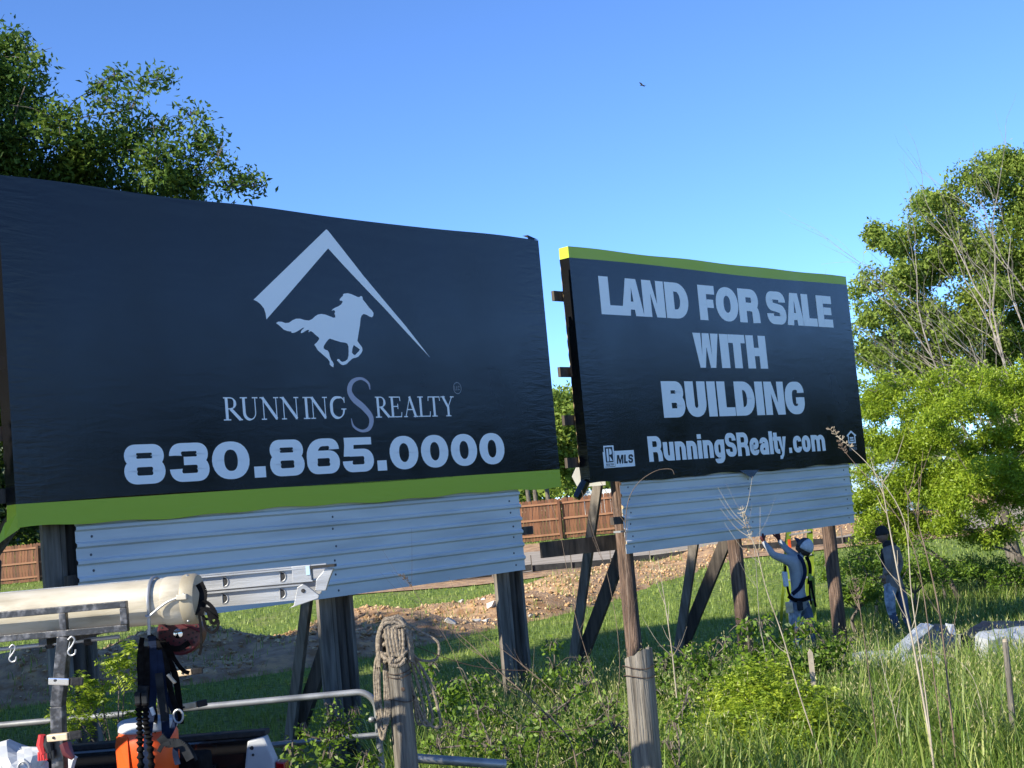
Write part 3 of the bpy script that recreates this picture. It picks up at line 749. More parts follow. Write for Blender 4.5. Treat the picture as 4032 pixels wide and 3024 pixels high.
def frame(parent, w, posts, kind, zg, ends=(-0.10, -0.03), braced=(0, 1)):
    # horizontal stringers behind the skin
    for i, z in enumerate((3.10, 3.65, 4.28, 5.28)):
        b = MB(); b.beam((ends[0] + random.uniform(-.03, .03), .22, z), (w + ends[1], .22, z), .045, .13); b.build('stringer', M['timber_dark'], parent)
    b = MB(); b.box((w / 2, .165, 4.35), (w - .02, .012, 3.0)); b.build('backing_board', M['plywood'], parent)
    b = MB(); b.beam((.5, .12, 2.3), (w - .5, .12, 2.3), .06, .10); b.build('stringer', M['timber_dark'], parent)
    for k, u in enumerate(posts):
        g = zg(u) - .3
        if kind == 'planks':
            m1 = MB(); pole_mesh(m1, u, .33, g, 5.6, .08, k); m1.build('post', M['timber_dark'], parent, True)
            for s, wd in ((-1, .19), (1, .19)):
                m1 = MB(); m1.box((u + s * .125, .31, (g + 4.9) / 2), (.048, wd, 4.9 - g)); m1.build('post_plank', M['timber'], parent)
            m1 = MB(); m1.box((u - .24, .24, (g + 4.6) / 2), (.17, .05, 4.6 - g)); m1.build('post_plank', M['timber'], parent)
        else:
            m1 = MB(); pole_mesh(m1, u, .30, g, 5.6, .105, k); m1.build('pole', M['pole'], parent, True)
        foot = zg(u) - .2
        if k not in braced: continue
        u = u + .42
        m1 = MB(); m1.beam((u + .12, .42, 5.0), (u + .06, 2.0, foot), .05, .15, (0, 1, 0)); m1.build('brace', M['timber'], parent)
        m1 = MB(); m1.beam((u + .22, .45, 2.5), (u + .2, 2.15, foot), .06, .20, (0, 1, 0)); m1.build('brace', M['timber_dark'], parent)


def zg_for(P, yaw):
    c, s = math.cos(yaw), math.sin(yaw)
    return lambda u: float(gz(P.x + c * u, P.y + s * u))
frame(b1, W1, (0.68, 3.78, 6.53), 'planks', zg_for(P1, YAW1), braced=(1,))
frame(b2, W2, (0.92, 3.48, 6.12), 'poles', zg_for(P2, YAW2), (-0.16, -0.03))
# raw plywood blocks, a metal ledge and a cross plank on the first pole of the right board
m1 = MB(); m1.box((.90, .17, 2.42), (.16, .06, .14)); m1.build('plywood_block', M['plywood'], b2)
m1 = MB(); m1.box((.92, .17, 1.98), (.18, .06, .17)); m1.build('plywood_block', M['plywood'], b2)
m1 = MB(); m1.box((.80, .16, 2.15), (.34, .12, .025)); m1.build('metal_ledge', M['galv'], b2)
m1 = MB(); m1.beam((-.02, .95, 2.0), (1.2, .55, 2.0), .05, .21); m1.build('cross_plank', M['timber_dark'], b2)
# white cut-off panel leaning behind the left edge
m1 = MB(); m1.sheet([(.50, .43, 3.34), (.32, .58, 2.93), (.37, .54, 2.78), (.66, .30, 2.78), (.66, .30, 3.34)], (.64, .77, 0), .02); m1.build('white_offcut', M['white'], b2)
# wrapped black tail of vinyl at the lower left corner
m1 = MB(); m1.tube([(0.0, .08, 2.84), (-.05, .12, 2.74), (-.12, .16, 2.64)], [.06, .07, .05], 8); m1.build('vinyl_tail', M['vinyl_black'], b2, True)
m1 = MB(); m1.add([(3.35, -.012, 2.83), (3.85, -.012, 2.82), (3.62, -.03, 2.70)], [(0, 1, 2)]); m1.build('vinyl_tail', M['vinyl_black'], b2)
# ------------------------------------------------------------------ vegetation
def unit(n, rg):
    v = rg.normal(size=(n, 3)); return v / np.linalg.norm(v, axis=1, keepdims=True)


def leaf_quads(C, size, rg, aspect=0.45, up_bias=0.35, D=None):
    """one kite-shaped leaf per centre; returns V, F"""
    n = len(C); D = unit(n, rg) if D is None else D
    N = unit(n, rg); N[:, 2] += up_bias; 
    S = np.cross(D, N); S /= np.linalg.norm(S, axis=1, keepdims=True) + 1e-9
    N2 = np.cross(S, D)
    L = (size * rg.uniform(0.65, 1.3, n))[:, None]
    V = np.empty((n, 4, 3))
    V[:, 0] = C; V[:, 1] = C + D * L * 0.45 + S * L * aspect * 0.5 + N2 * L * 0.08
    V[:, 2] = C + D * L - N2 * L * 0.10; V[:, 3] = C + D * L * 0.45 - S * L * aspect * 0.5 + N2 * L * 0.08
    return V.reshape(-1, 3), np.arange(n * 4).reshape(n, 4)


def clump_points(clumps, per_m3, rg, tip=0.22, leaves_per_tip=14):
    """sprays of leaf centres inside ellipsoid clumps (x, y, z, rx, ry, rz)"""
    out = []; tone = []; tips = []
    for (x, y, z, rx, ry, rz) in clumps:
        vol = 4.19 * rx * ry * rz; nt = max(6, int(vol * per_m3))
        q = unit(nt, rg) * (rg.uniform(0, 1, nt)[:, None] ** 0.42)
        q *= 1 + 0.18 * rg.normal(size=(nt, 1))
        c = np.array([x, y, z]) + q * np.array([rx, ry, rz])
        tips.append(c)
        k = leaves_per_tip
        d = unit(nt * k, rg) * (rg.uniform(0, 1, nt * k)[:, None] ** 0.6) * tip
        out.append(np.repeat(c, k, 0) + d * np.array([1, 1, .75]))
        tone.append(np.repeat(rg.uniform(0, 1, nt), k) * 0.6 + rg.uniform(0, .4, nt * k))
    return np.concatenate(out), np.concatenate(tone), tips


def tree(name, label, base, clumps, leaf, size, per_m3, seed, trunk_r=0.22, tip=0.25, lpt=14, aspect=.45, fork=0.35, bark='bark', group=None, cat='tree', twigs=True, lean=None):
    rg = np.random.default_rng(seed); rr = random.Random(seed)
    base = Vector(base)
    t = empty(name, base, label, cat, group=group)
    cl = np.array(clumps, float)
    ctr = Vector(cl[:, :3].mean(0)); 
    zlo = float((cl[:, 2] - cl[:, 5]).min())
    fk = Vector((base.x + (ctr.x - base.x) * .25, base.y + (ctr.y - base.y) * .25, base.z + max(0.4, (ctr.z - base.z) * fork)))
    tm = MB()
    tm.tube([(q - base) for q in curve_pts([base - Vector((0, 0, .2)), base.lerp(fk, .5) + Vector((rr.uniform(-.1, .1), rr.uniform(-.1, .1), 0)), fk], 4)], [trunk_r * (1.25 - .5 * i / 8) for i in range(9)], 9)
    tm.build('trunk', M[bark], t, True)
    lm = MB()
    order = sorted(clumps, key=lambda c: (Vector(c[:3]) - fk).length)
    nodes = [(fk, trunk_r * .62, 0)]
    for c in order:
        e = Vector(c[:3])
        best = min(nodes, key=lambda n_: (n_[0] - e).length + .25 * n_[2] + (0.5 if n_[0].z > e.z else 0))
        s0, r0, g0 = best; r1 = max(r0 * .55, .008)
        mid = s0.lerp(e, .5) + Vector((rr.uniform(-.3, .3), rr.uniform(-.3, .3), rr.uniform(-.1, .35))) * (e - s0).length * .3
        p = curve_pts([s0, mid, e], 4)
        drawn = twigs or rr.random() < .55
        if drawn: lm.tube([q - base for q in p], [r0 * .8 + (r1 - r0 * .8) * i / (len(p) - 1) for i in range(len(p))], 5)
        if not drawn: continue
        nodes.append((e, r1, g0 + 1))
        if twigs:
            for k in range(9):
                d = Vector((rr.gauss(0, 1) * c[3], rr.gauss(0, 1) * c[4], rr.gauss(.25, .8) * c[5])) * .75
                q2 = curve_pts([e, e + d * .5 + Vector((0, 0, .06)), e + d], 3)
                lm.tube([q - base for q in q2], [min(r1 * .5, .02) * (1 - .8 * i / (len(q2) - 1)) + .002 for i in range(len(q2))], 3, False)
    lm.build('limbs', M[bark], t, True)
    C, tone, _ = clump_points(clumps, per_m3, rg, tip, lpt)
    V, F = leaf_quads(C - np.array(base), size, rg, aspect)
    o = mesh_np('crown', V, F, M[leaf], t, np.repeat(tone, 4))
    tag(o, kind='stuff')
    return t


def px_clumps(lst, depth, flat=0.9, spread=0.0, rg=None):
    """ellipsoids of foliage whose centres are seen at (px, py), radius in pixels"""
    out = []
    for i, c in enumerate(lst):
        px, py, r = c[:3]; d = depth + (c[3] if len(c) > 3 else 0)
        p = at(px, py, d); m_ = r / FOC * d
        out.append((p.x, p.y, p.z, m_, m_ * 1.1, m_ * flat))
    return out


# large ash-like tree behind the left board
TL0 = 18.0
TL = px_clumps([(30, 190, 95, 0), (130, 265, 70, -.5), (-120, 330, 190, 0), (90, 400, 110, .5), (40, 560, 150, 0), (230, 480, 95, -.6), (330, 600, 120, .3),
                (430, 400, 42, -.4), (395, 345, 30, 0), (455, 300, 26, .3), (560, 330, 50, 0), (625, 315, 32, .4), (520, 430, 60, -.3), (640, 500, 60, .3), (750, 460, 50, 0),
                (480, 560, 110, 0), (620, 640, 105, -.5), (790, 560, 75, .2), (860, 620, 60, 0), (730, 720, 110, .4), (900, 740, 45, -.2), (1000, 735, 42, 0), (960, 700, 28, .2), (340, 760, 170, .8),
                (120, 800, 200, 1), (560, 820, 150, 1), (-250, 700, 260, 0), (-60, 1100, 240, 1.2), (-280, 1200, 260, .5), (200, 1100, 220, 1.5), (480, 1050, 200, 1.8), (-180, 1600, 220, .8), (60, 1500, 180, 1.8)], TL0)
# the part of its crown that reaches forward behind the board and beyond the left edge
TL += [(-7.6, 15.8, 6.9, 1.5, 1.5, 1.2), (-6.9, 17.4, 5.2, 1.4, 1.5, 1.0), (-8.7, 14.2, 7.4, 1.6, 1.6, 1.3), (-9.2, 17.0, 8.4, 1.7, 1.7, 1.4), (-5.4, 18.3, 4.6, 1.3, 1.3, .9), (-8.9, 16.2, 5.6, 1.5, 1.5, 1.1), (-4.2, 19.6, 4.5, 1.2, 1.2, .8), (-6.2, 20.4, 5.6, 1.4, 1.4, 1.0), (-9.8, 12.8, 6.2, 1.4, 1.4, 1.1)]
tree('ash_tree', 'large dark leafy tree rising behind the left billboard', (-7.6, 18.9, gz(-7.6, 18.9)), TL, 'leaf_elm', 0.09, 300, 11, .26, .25, 20, .42)
# low thicket under it, seen left of the board and above the far fence
TB = px_clumps([(60, 1900, 130), (-40, 2000, 140), (150, 2010, 90), (230, 2060, 85), (310, 2000, 120), (20, 1750, 110), (-160, 1850, 200), (120, 1850, 120), (450, 1950, 190), (650, 1950, 180), (250, 1830, 150), (300, 2090, 60), (130, 2095, 55), (10, 2110, 50)], 78)
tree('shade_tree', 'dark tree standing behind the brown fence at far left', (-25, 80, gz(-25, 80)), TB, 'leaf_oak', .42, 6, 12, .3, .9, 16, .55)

# neighbours of the ash beyond the left edge; they shade the grass under the boards
def round_crown(x, y, z, r, seed):
    rr = random.Random(seed); out = []
    for k in range(11):
        a = k * 2.4; q = rr.uniform(.35, .8) * r
        out.append((x + q * math.cos(a), y + q * math.sin(a), z + rr.uniform(-.45, .5) * r, r * .48, r * .48, r * .42))
    return out
for i, (x, y, z, r_, lab) in enumerate(((-10.6, 9.4, 5.3, 2.9, 'leafy tree just outside the left edge, level with the left billboard'), (-12.2, 14.8, 5.4, 3.2, 'leafy tree outside the left edge beside the large ash'), (-14.5, 20.5, 5.4, 3.3, 'leafy tree far outside the left edge behind the large ash'))):
    tree('ash_tree', lab, (x, y, float(gz(x, y))), round_crown(x, y, z, r_, 200 + i), 'leaf_elm', .19, 24, 210 + i, .2, .4, 18, .5)
# big tree on the right
TR = px_clumps([(3990, 640, 60, 0), (3830, 690, 70, -.5), (3920, 740, 110, 0), (4080, 800, 170, 0), (3680, 790, 75, .2), (3620, 830, 55, -.3), (3740, 880, 120, .3), (3600, 930, 70, 0), (3530, 970, 60, .2), (3445, 905, 22, 0), (3460, 950, 28, .1),
                (3560, 1080, 100, -.2), (3440, 1090, 55, .2), (3400, 1150, 45, 0), (3680, 1050, 120, .5), (3850, 1000, 150, 0), (4020, 1080, 150, .5), (3420, 1270, 65, -.3), (3500, 1230, 100, .3), (3640, 1240, 120, 0), (3820, 1280, 140, .2), (4000, 1350, 140, .5),
                (3390, 1400, 60, .2), (3470, 1420, 90, -.4), (3620, 1440, 110, .3), (3800, 1480, 110, 0), (4120, 1200, 160, 0), (3950, 1550, 110, .5), (3420, 1550, 60, 0), (3500, 1350, 90, .3), (3700, 1360, 110, .1), (3900, 1420, 110, .4), (3540, 1500, 90, .6), (3720, 1560, 100, .6), (3880, 1150, 110, -.3), (4060, 950, 110, -.2)], 34, .85)
TRF = []
for c in TR:
    TRF.append((c[0], c[1], c[2], c[3] * .8, c[4] * .8, c[5] * .8))
    for k in range(5):
        v = [random.gauss(0, .62) for _ in range(3)]; q = random.uniform(.30, .55) * c[3]
        TRF.append((c[0] + v[0] * c[3], c[1] + v[1] * c[4], c[2] + v[2] * c[5], q * 1.15, q * 1.15, q * .8))
tree('elm_tree', 'tall spreading green tree with dead grey branches at the right', (12.0, 35, gz(12, 35)), TRF, 'leaf_right', .105, 165, 13, .16, .28, 16, .5, twigs=False)
# bare dead limbs in front of it
db = empty('dead_tree', at(4060, 2150, 31.0), 'bare grey dead tree with fine branches in front of the tall right tree', 'tree')
dm = MB(); tk = MB(); rr = random.Random(5); bl = db.location
def dead(p, d, L, r, lvl):
    q = [p]
    for i in range(4):
        d2 = d + Vector((rr.uniform(-.25, .25), rr.uniform(-.2, .2), rr.uniform(-.12, .22))); d2.normalize(); p = p + d2 * (L / 4); q.append(p); d = d2
    (tk if lvl == 0 else dm).tube([x - bl for x in q], [r * (1 - .6 * i / 4) for i in range(5)], 5 if lvl < 2 else 3, False)
    if lvl < 3:
        for k in range(4 if lvl else 9):
            s = q[1 + k % 4] if lvl else q[1 + (k % 4)]
            nd = d + Vector((rr.uniform(-1, .55), rr.uniform(-.6, .6), rr.uniform(-.35, .75))); nd.normalize()
            dead(s, nd, L * rr.uniform(.42, .66), r * .42, lvl + 1)
dead(bl.copy(), Vector((-.10, 0, 1)), 5.4, .05, 0)
dead(bl + Vector((.1, .05, 0)), Vector((.10, 0, 1)), 5.6, .045, 0)
dead(bl + Vector((-.1, .05, 0)), Vector((-.22, 0, 1)), 4.6, .04, 0)
tk.build('trunk', M['deadwood'], db, True); dm.build('branches', M['deadwood'], db)

# bright mesquites at the right, middle distance
def feathery(lst, depth, seed, n=9, spread=1.0, r=(.32, .58)):
    """break each broad mass into small drooping sprays"""
    rr = random.Random(seed); out = []
    for c in px_clumps(lst, depth, .8):
        for k in range(n):
            v = Vector((rr.gauss(0, 1), rr.gauss(0, 1), rr.gauss(0, .8))) * .62 * spread; q = rr.uniform(*r) * c[3] * 1.1
            out.append((c[0] + v.x * c[3], c[1] + v.y * c[4], c[2] + v.z * c[5], q * 1.25, q * 1.25, q * .8))
    return out
MQ1 = feathery([(3450, 1690, 95, 0), (3560, 1620, 95, .3), (3420, 1820, 60, -.3), (3520, 1800, 100, 0), (3650, 1740, 105, .2), (3440, 1960, 70, .3), (3560, 1920, 95, -.2), (3660, 1900, 95, .4), (3480, 2060, 70, 0), (3400, 2030, 50, .6), (3600, 2040, 80, .3), (3540, 1520, 70, .4), (3650, 1580, 80, .6), (3420, 1560, 50, .5), (3395, 1720, 45, .2), (3385, 1880, 45, .5), (3385, 1970, 45, .2), (3420, 2090, 55, .5), (3540, 2110, 60, .6)], 27, 71)
tree('mesquite_tree', 'bright yellow-green mesquite beside the edge of the right billboard', (8.3, 27.4, gz(8.3, 27.4)), MQ1, 'leaf_mesquite', .075, 420, 21, .045, .16, 18, .32, .3, twigs=False)
MQ2 = feathery([(3760, 1640, 105, 0), (3880, 1570, 95, .3), (3980, 1680, 115, -.2), (3800, 1800, 105, .3), (3920, 1830, 115, 0), (4050, 1800, 115, .3), (3760, 1950, 95, .2), (3880, 2000, 80, .5), (4010, 1970, 95, .1), (3730, 2080, 70, .2), (3970, 1470, 80, .2), (4070, 1560, 95, .4), (3840, 1480, 60, .5), (3700, 1500, 60, .6), (3820, 2110, 70, .4), (3950, 2110, 70, .6)], 26, 72)
tree('mesquite_tree', 'bright mesquite at the right edge with dark crooked stems', (9.2, 26.2, gz(9.2, 26.2)), MQ2, 'leaf_mesquite', .075, 420, 22, .05, .16, 18, .32, .3, twigs=False)
# scrub under the mesquites, behind the two workers
SB = px_clumps([(3380, 2200, 55, 0), (3440, 2300, 60, 0), (3580, 2230, 60, .6), (3660, 2260, 55, 1), (3380, 2330, 45, -.2), (3620, 2150, 45, 1.2)], 24.2, .9)
tree('scrub_bush', 'low green scrub bush between the last pole and the man in the hoodie', (6.0, 24.2, gz(6, 24.2)), SB, 'leaf_weed', .075, 260, 23, .03, .22, 18, .4, .3, cat='bush')
for i, (px, py, d, r_, lab) in enumerate(((3700, 2230, 27.5, 70, 'rough green bush under the right mesquite, left of the dark stems'), (3860, 2240, 28.5, 75, 'rough green bush under the right mesquite stems'), (3990, 2260, 27.0, 80, 'rough green bush at the right edge behind the vinyl heaps'), (3300, 2230, 30.0, 50, 'small green bush behind the stepladder'), (3440, 2220, 25.2, 75, 'leafy green bush directly behind the man in the hoodie'), (3590, 2220, 25.6, 80, 'leafy green bush right of the man in the hoodie'), (3370, 2330, 23.6, 60, 'low leafy bush right of the last pole of the right billboard'))):
    c0 = at(px, py, d); c_ = feathery([(px, py, r_), (px - r_ * .8, py + 20, r_ * .7), (px + r_ * .8, py + 15, r_ * .7)], d, 300 + i, 6)
    tree('scrub_bush', lab, (c0.x, c0.y, float(gz(c0.x, c0.y))), c_, 'leaf_weed', .075, 260, 310 + i, .03, .18, 16, .36, .3, cat='bush', twigs=False)
# trees in the gap between the boards
TG = px_clumps([(2215, 1620, 90, 0), (2200, 1720, 100, 1), (2230, 1840, 90, 1), (2190, 1600, 60, 0), (2240, 1570, 55, 2), (2160, 1680, 60, 0), (2250, 1690, 70, 1), (2200, 1780, 70, 2), (2280, 1800, 60, 0), (2150, 1830, 50, 1), (2240, 1880, 45, 1), (2330, 1680, 70, 1), (2100, 1750, 80, 1), (2330, 1850, 50, 0)], 84)
tree('yard_tree', 'light green tree seen in the gap between the two billboards', (2.6, 86, gz(2.6, 86)), TG, 'leaf_right', .30, 14, 31, .2, .8, 16, .45)
for i, (px, lab) in enumerate(((2090, 'thin dark trunk left of the gap above the brown fence'), (2165, 'slim grey trunk in the gap above the brown fence'), (2110, 'twin dark trunk beside the pale picket fence'))):
    b_ = at(px, 1985, 80 + i * 2); b_.z = float(gz(b_.x, b_.y))
    c_ = [(b_.x + random.uniform(-.6, .6), b_.y + .4, b_.z + 4.2 + random.uniform(-.3, .8), 1.1, 1.1, .9), (b_.x - .6, b_.y, b_.z + 5.2, .9, .9, .8)]
    tree('yard_tree', lab, b_, c_, 'leaf_right', .30, 14, 40 + i, .14, .6, 14, .45, .6)

# wood beyond the right edge of the picture (its dark mass mirrors in the vinyl)
rg = np.random.default_rng(3); cl = []
for i in range(36):
    yy = rg.uniform(2, 62); xx = 31 + rg.uniform(-3, 9) + 0.10 * abs(yy - 15)
    h = rg.uniform(5.0, 8.0); cl.append((xx, yy, h * .55, rg.uniform(2.2, 3.4), rg.uniform(2.2, 3.4), h * .52))
C, tone, _ = clump_points(cl, .55, rg, .9, 14)
V, F = leaf_quads(C, .62, rg, .6)
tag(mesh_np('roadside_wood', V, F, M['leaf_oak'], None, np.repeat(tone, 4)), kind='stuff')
# far wood along the horizon behind the fences
cl = []
for i in range(60):
    xx = rg.uniform(-60, 75); yy = rg.uniform(112, 135); h = rg.uniform(3.5, 6.5)
    cl.append((xx, yy, float(gz(xx, yy)) + h * .5, rg.uniform(3, 5), 3, h * .55))
C, tone, _ = clump_points(cl, .28, rg, 1.2, 14); V, F = leaf_quads(C, .75, rg, .6)
tag(mesh_np('distant_wood', V, F, M['leaf_right'], None, np.repeat(tone, 4)), kind='stuff')


# ---- grass
def blades(n, region, h, w, rg, bend=.5, seg=3, clump=None):
    """curved grass blades; region(n) -> xy"""
    P = region(n); n = len(P)
    Z = gz(P[:, 0], P[:, 1]) - .01
    H = h * rg.uniform(.45, 1.25, n); A = rg.uniform(0, 2 * np.pi, n); B = H * bend * rg.uniform(.15, 1.1, n)
    W = w * rg.uniform(.6, 1.3, n)
    dx, dy = np.cos(A), np.sin(A); sx, sy = -dy, dx
    V = np.empty((n, 2 * seg + 1, 3))
    for k in range(seg + 1):
        t = k / seg; cx = P[:, 0] + dx * B * t * t; cy = P[:, 1] + dy * B * t * t; cz = Z + H * (t - .18 * t * t * (B / H))
        if k < seg:
            ww = W * (1 - t * .7) / 2
            V[:, 2 * k] = np.stack([cx - sx * ww, cy - sy * ww, cz], 1); V[:, 2 * k + 1] = np.stack([cx + sx * ww, cy + sy * ww, cz], 1)
        else:
            V[:, 2 * seg] = np.stack([cx, cy, cz], 1)
    m_ = 2 * seg + 1; base = (np.arange(n) * m_)[:, None]
    tri = []
    for k in range(seg - 1):
        tri += [[2 * k, 2 * k + 1, 2 * k + 3], [2 * k, 2 * k + 3, 2 * k + 2]]
    tri += [[2 * seg - 2, 2 * seg - 1, 2 * seg]]
    F = (base[:, None, :] + np.array(tri)[None]).reshape(-1, 3)
    return V.reshape(-1, 3), F, m_, P, np.stack([P[:, 0] + dx * B, P[:, 1] + dy * B, Z + H * (1 - .18 * B / H)], 1)


def frustum(y0, y1, xl, xr, power, rg, patch=None):
    def f(n):
        out = []
        while sum(map(len, out)) < n:
            y = y0 + (y1 - y0) * rg.uniform(0, 1, n * 2) ** power
            x = y * rg.uniform(xl, xr, n * 2)
            if patch is not None:
                k = patch(x, y) > rg.uniform(0, 1, n * 2); x, y = x[k], y[k]
            out.append(np.stack([x, y], 1))
        return np.concatenate(out)[:n]
    return f


def wav(x, y, s=1.0, ph=0.0):
    return .5 + .25 * np.sin(x * 1.7 * s + y * .9 * s + ph) + .25 * np.sin(x * .8 * s - y * 1.9 * s + 2 + ph * 2)

rg = np.random.default_rng(21)
# tall foreground grass
def tall_patch(x, y):
    bush = np.exp(-(((x - 2.3) / 1.15) ** 2) * 1.5) * (y < 12.3)
    heap = np.exp(-(((x - 5.5) / 1.7) ** 2 + ((y - 17.2) / 1.5) ** 2) * 1.2)
    return np.clip(.25 + .9 * wav(x, y, 1.3), .12, 1) * (1 - .93 * heap) * (1 - .9 * bush)
V, F, k, P, tips = blades(36000, frustum(9.6, 18.0, -.12, .40, .8, rg, tall_patch), .64, .018, rg, .95, 3)
tag(mesh_np('tall_grass', V, F, M['grass'], None, np.repeat(np.clip(rg.normal(.42, .26, len(P)), 0, 1), k)), 'tall roadside grass', kind='stuff')
V, F, k, P, tips = blades(9000, frustum(9.4, 11.0, -.30, .42, 1, rg), .42, .011, rg, .75, 3)
tag(mesh_np('tall_grass', V, F, M['grass'], None, np.repeat(np.clip(rg.normal(.45, .22, len(P)), 0, 1), k)), 'tall grass along the gate', kind='stuff')
# nodding seed heads (wild oats): stems with hanging pale spikelets
V, F, k, P, tips = blades(1300, frustum(9.8, 17.0, -.10, .40, .8, rg, tall_patch), .78, .006, rg, .55, 4)
tag(mesh_np('oat_stems', V, F, M['grass'], None, np.repeat(np.clip(rg.normal(.75, .15, len(P)), 0, 1), k)), kind='stuff')
C = np.repeat(tips, 8, 0) + rg.normal(size=(len(tips) * 8, 3)) * np.array([.045, .045, .05]) - np.array([0, 0, .04])
D = rg.normal(size=C.shape) * .45 + np.array([0, 0, -1.0]); D /= np.linalg.norm(D, axis=1, keepdims=True)
V, F = leaf_quads(C, .034, rg, .22, D=D)
tag(mesh_np('oat_seed_heads', V, F, M['seed'], None, np.repeat(rg.uniform(0, 1, len(C)), 4)), kind='stuff')
# rough grass under the right-hand trees
V, F, k, P, tips = blades(16000, frustum(17.5, 31, .23, .42, .9, rg, tall_patch), .34, .018, rg, .9, 3)
tag(mesh_np('rough_grass', V, F, M['grass'], None, np.repeat(np.clip(rg.normal(.45, .25, len(P)), 0, 1), k)), kind='stuff')
# mown grass of the middle ground
V, F, k, P, tips = blades(60000, frustum(16.5, 34, -.40, .40, .9, rg), .12, .014, rg, .8, 2)
tag(mesh_np('short_grass', V, F, M['lawn'], None, np.repeat(np.clip(rg.normal(.42, .17, len(P)) + .55 * (wav(P[:, 0], P[:, 1], .9, 1.0) * wav(P[:, 0], P[:, 1], 2.3, 4.0) - .22), 0, 1), k)), kind='stuff')
V, F, k, P, tips = blades(26000, frustum(34, 75, -.40, .42, .9, rg, lambda x, y: ((np.abs(y - ROADA * x - 53) > 9.5) & (y > 30)).astype(float)), .13, .03, rg, .8, 2)
tag(mesh_np('short_grass', V, F, M['lawn'], None, np.repeat(np.clip(rg.normal(.6, .2, len(P)), 0, 1), k)), kind='stuff')


# ---- feathery and broad-leaved weeds
def pinnate(n, C, D, L, rg, pairs=9, leaflet=.02):
    """n feather leaves: rachis from C along D, length L, hanging leaflets on both sides"""
    S = np.cross(D, np.array([0, 0, 1.0]) + rg.normal(size=(n, 3)) * .3); S /= np.linalg.norm(S, axis=1, keepdims=True) + 1e-9
    cs = []; ds = []; 
    for k in range(pairs):
        t = (k + 1) / pairs
        b = C + D * (L * t)[:, None] + np.array([0, 0, -1.0]) * (L * t * t * .35)[:, None]
        for s in (-1, 1):
            cs.append(b); ds.append(S * s + D * .35 + np.array([0, 0, -.25]))
    C2 = np.concatenate(cs); D2 = np.concatenate(ds); D2 /= np.linalg.norm(D2, axis=1, keepdims=True)
    return leaf_quads(C2, leaflet, rg, .34, D=D2), np.tile(np.arange(n), pairs * 2)


def feather_bush(name, label, base, clumps, seed, n_per=900, L=.14, leaflet=.034, leaf='leaf_mesquite', cat='sapling', group=None):
    rg = np.random.default_rng(seed); rr = random.Random(seed); base = Vector(base)
    t = empty(name, base, label, cat, group=group)
    sm = MB(); Cs = []; Ds = []
    for c in clumps:
        e = Vector(c[:3]); p = curve_pts([base, base.lerp(e, .55) + Vector((rr.uniform(-.1, .1), rr.uniform(-.1, .1), .08)), e], 5)
        sm.tube([q - base for q in p], [.011 * (1 - .75 * i / (len(p) - 1)) for i in range(len(p))], 5)
        nt = max(20, int(n_per * c[3] * c[4] * c[5] * 30))
        q = unit(nt, rg) * (rg.uniform(0, 1, nt)[:, None] ** .5) * np.array(c[3:6])
        Cs.append(np.array(c[:3]) + q); Ds.append(unit(nt, rg) * np.array([1, 1, .5]) + q / (np.linalg.norm(q, axis=1, keepdims=True) + 1e-9) * .6)
    sm.build('stems', M['bark'], t, True)
    C = np.concatenate(Cs) - np.array(base); D = np.concatenate(Ds); D /= np.linalg.norm(D, axis=1, keepdims=True)
    (V, F), idx = pinnate(len(C), C, D, L * rg.uniform(.6, 1.3, len(C)), rg, 8, leaflet)
    tone = rg.uniform(.1, 1, len(C))[idx]
    tag(mesh_np('foliage', V, F, M[leaf], t, np.repeat(tone, 4)), kind='stuff')
    return t

gb = lambda x, y: (x, y, float(gz(x, y)))
feather_bush('mesquite_sapling', 'bright feathery sapling behind the black rack upright of the truck', gb(-2.62, 9.05),
             px_clumps([(470, 2590, 32, 0), (490, 2650, 40, 0), (400, 2680, 45, .1), (330, 2720, 55, 0), (280, 2790, 50, -.1), (330, 2830, 45, .1), (400, 2760, 45, 0), (250, 2840, 30, 0), (520, 2560, 20, 0), (640, 2740, 22, .2), (620, 2820, 24, .2), (550, 2830, 25, .1)], 9.0), 51, 1800, .12, .030)
feather_bush('mesquite_sapling', 'large bright yellow-green feathery shrub in the right foreground', gb(2.35, 12.6),
             px_clumps([(2900, 2870, 120, 0), (3010, 2760, 100, .3), (2780, 2920, 110, -.2), (2700, 3000, 110, -.3), (3120, 2840, 110, .2), (2990, 2960, 130, -.2), (3200, 2930, 90, .2), (2830, 2790, 60, .4), (3120, 2730, 50, .4), (2960, 2660, 70, .6), (2860, 2720, 70, .5), (3060, 2640, 60, .7), (3180, 2760, 70, .3), (2640, 2960, 70, -.2), (3260, 2860, 70, .2), (3080, 2950, 100, -.3), (2880, 2990, 110, -.4), (2740, 2840, 80, .2), (2680, 2900, 80, 0), (3180, 2860, 90, 0), (3300, 2960, 90, 0), (3380, 2900, 70, .3), (2600, 3010, 90, -.3), (3150, 3000, 110, -.4), (2960, 2880, 110, -.1), (3260, 2780, 55, .4)], 12.2, .8), 52, 1000, .17, .038)
feather_bush('mesquite_sapling', 'low bright feathery sapling at the bottom right among the pale stalks', gb(3.9, 12.2),
             px_clumps([(3650, 2960, 90, 0), (3760, 2920, 80, .2), (3560, 3000, 80, -.2), (3860, 2980, 90, 0), (3980, 2960, 80, .2), (3480, 2930, 60, .3), (3700, 3010, 90, -.3), (3950, 3020, 80, -.3)], 12.0, .75), 53, 700, .15, .036, 'leaf_weed')
rg = np.random.default_rng(77)
def weed(name, label, base, clumps, seed, size=.06, per=260, leaf='leaf_weed', group=None):
    return tree(name, label, base, clumps, leaf, size, per, seed, .012, .12, 12, .5, .3, cat='weed', group=group)
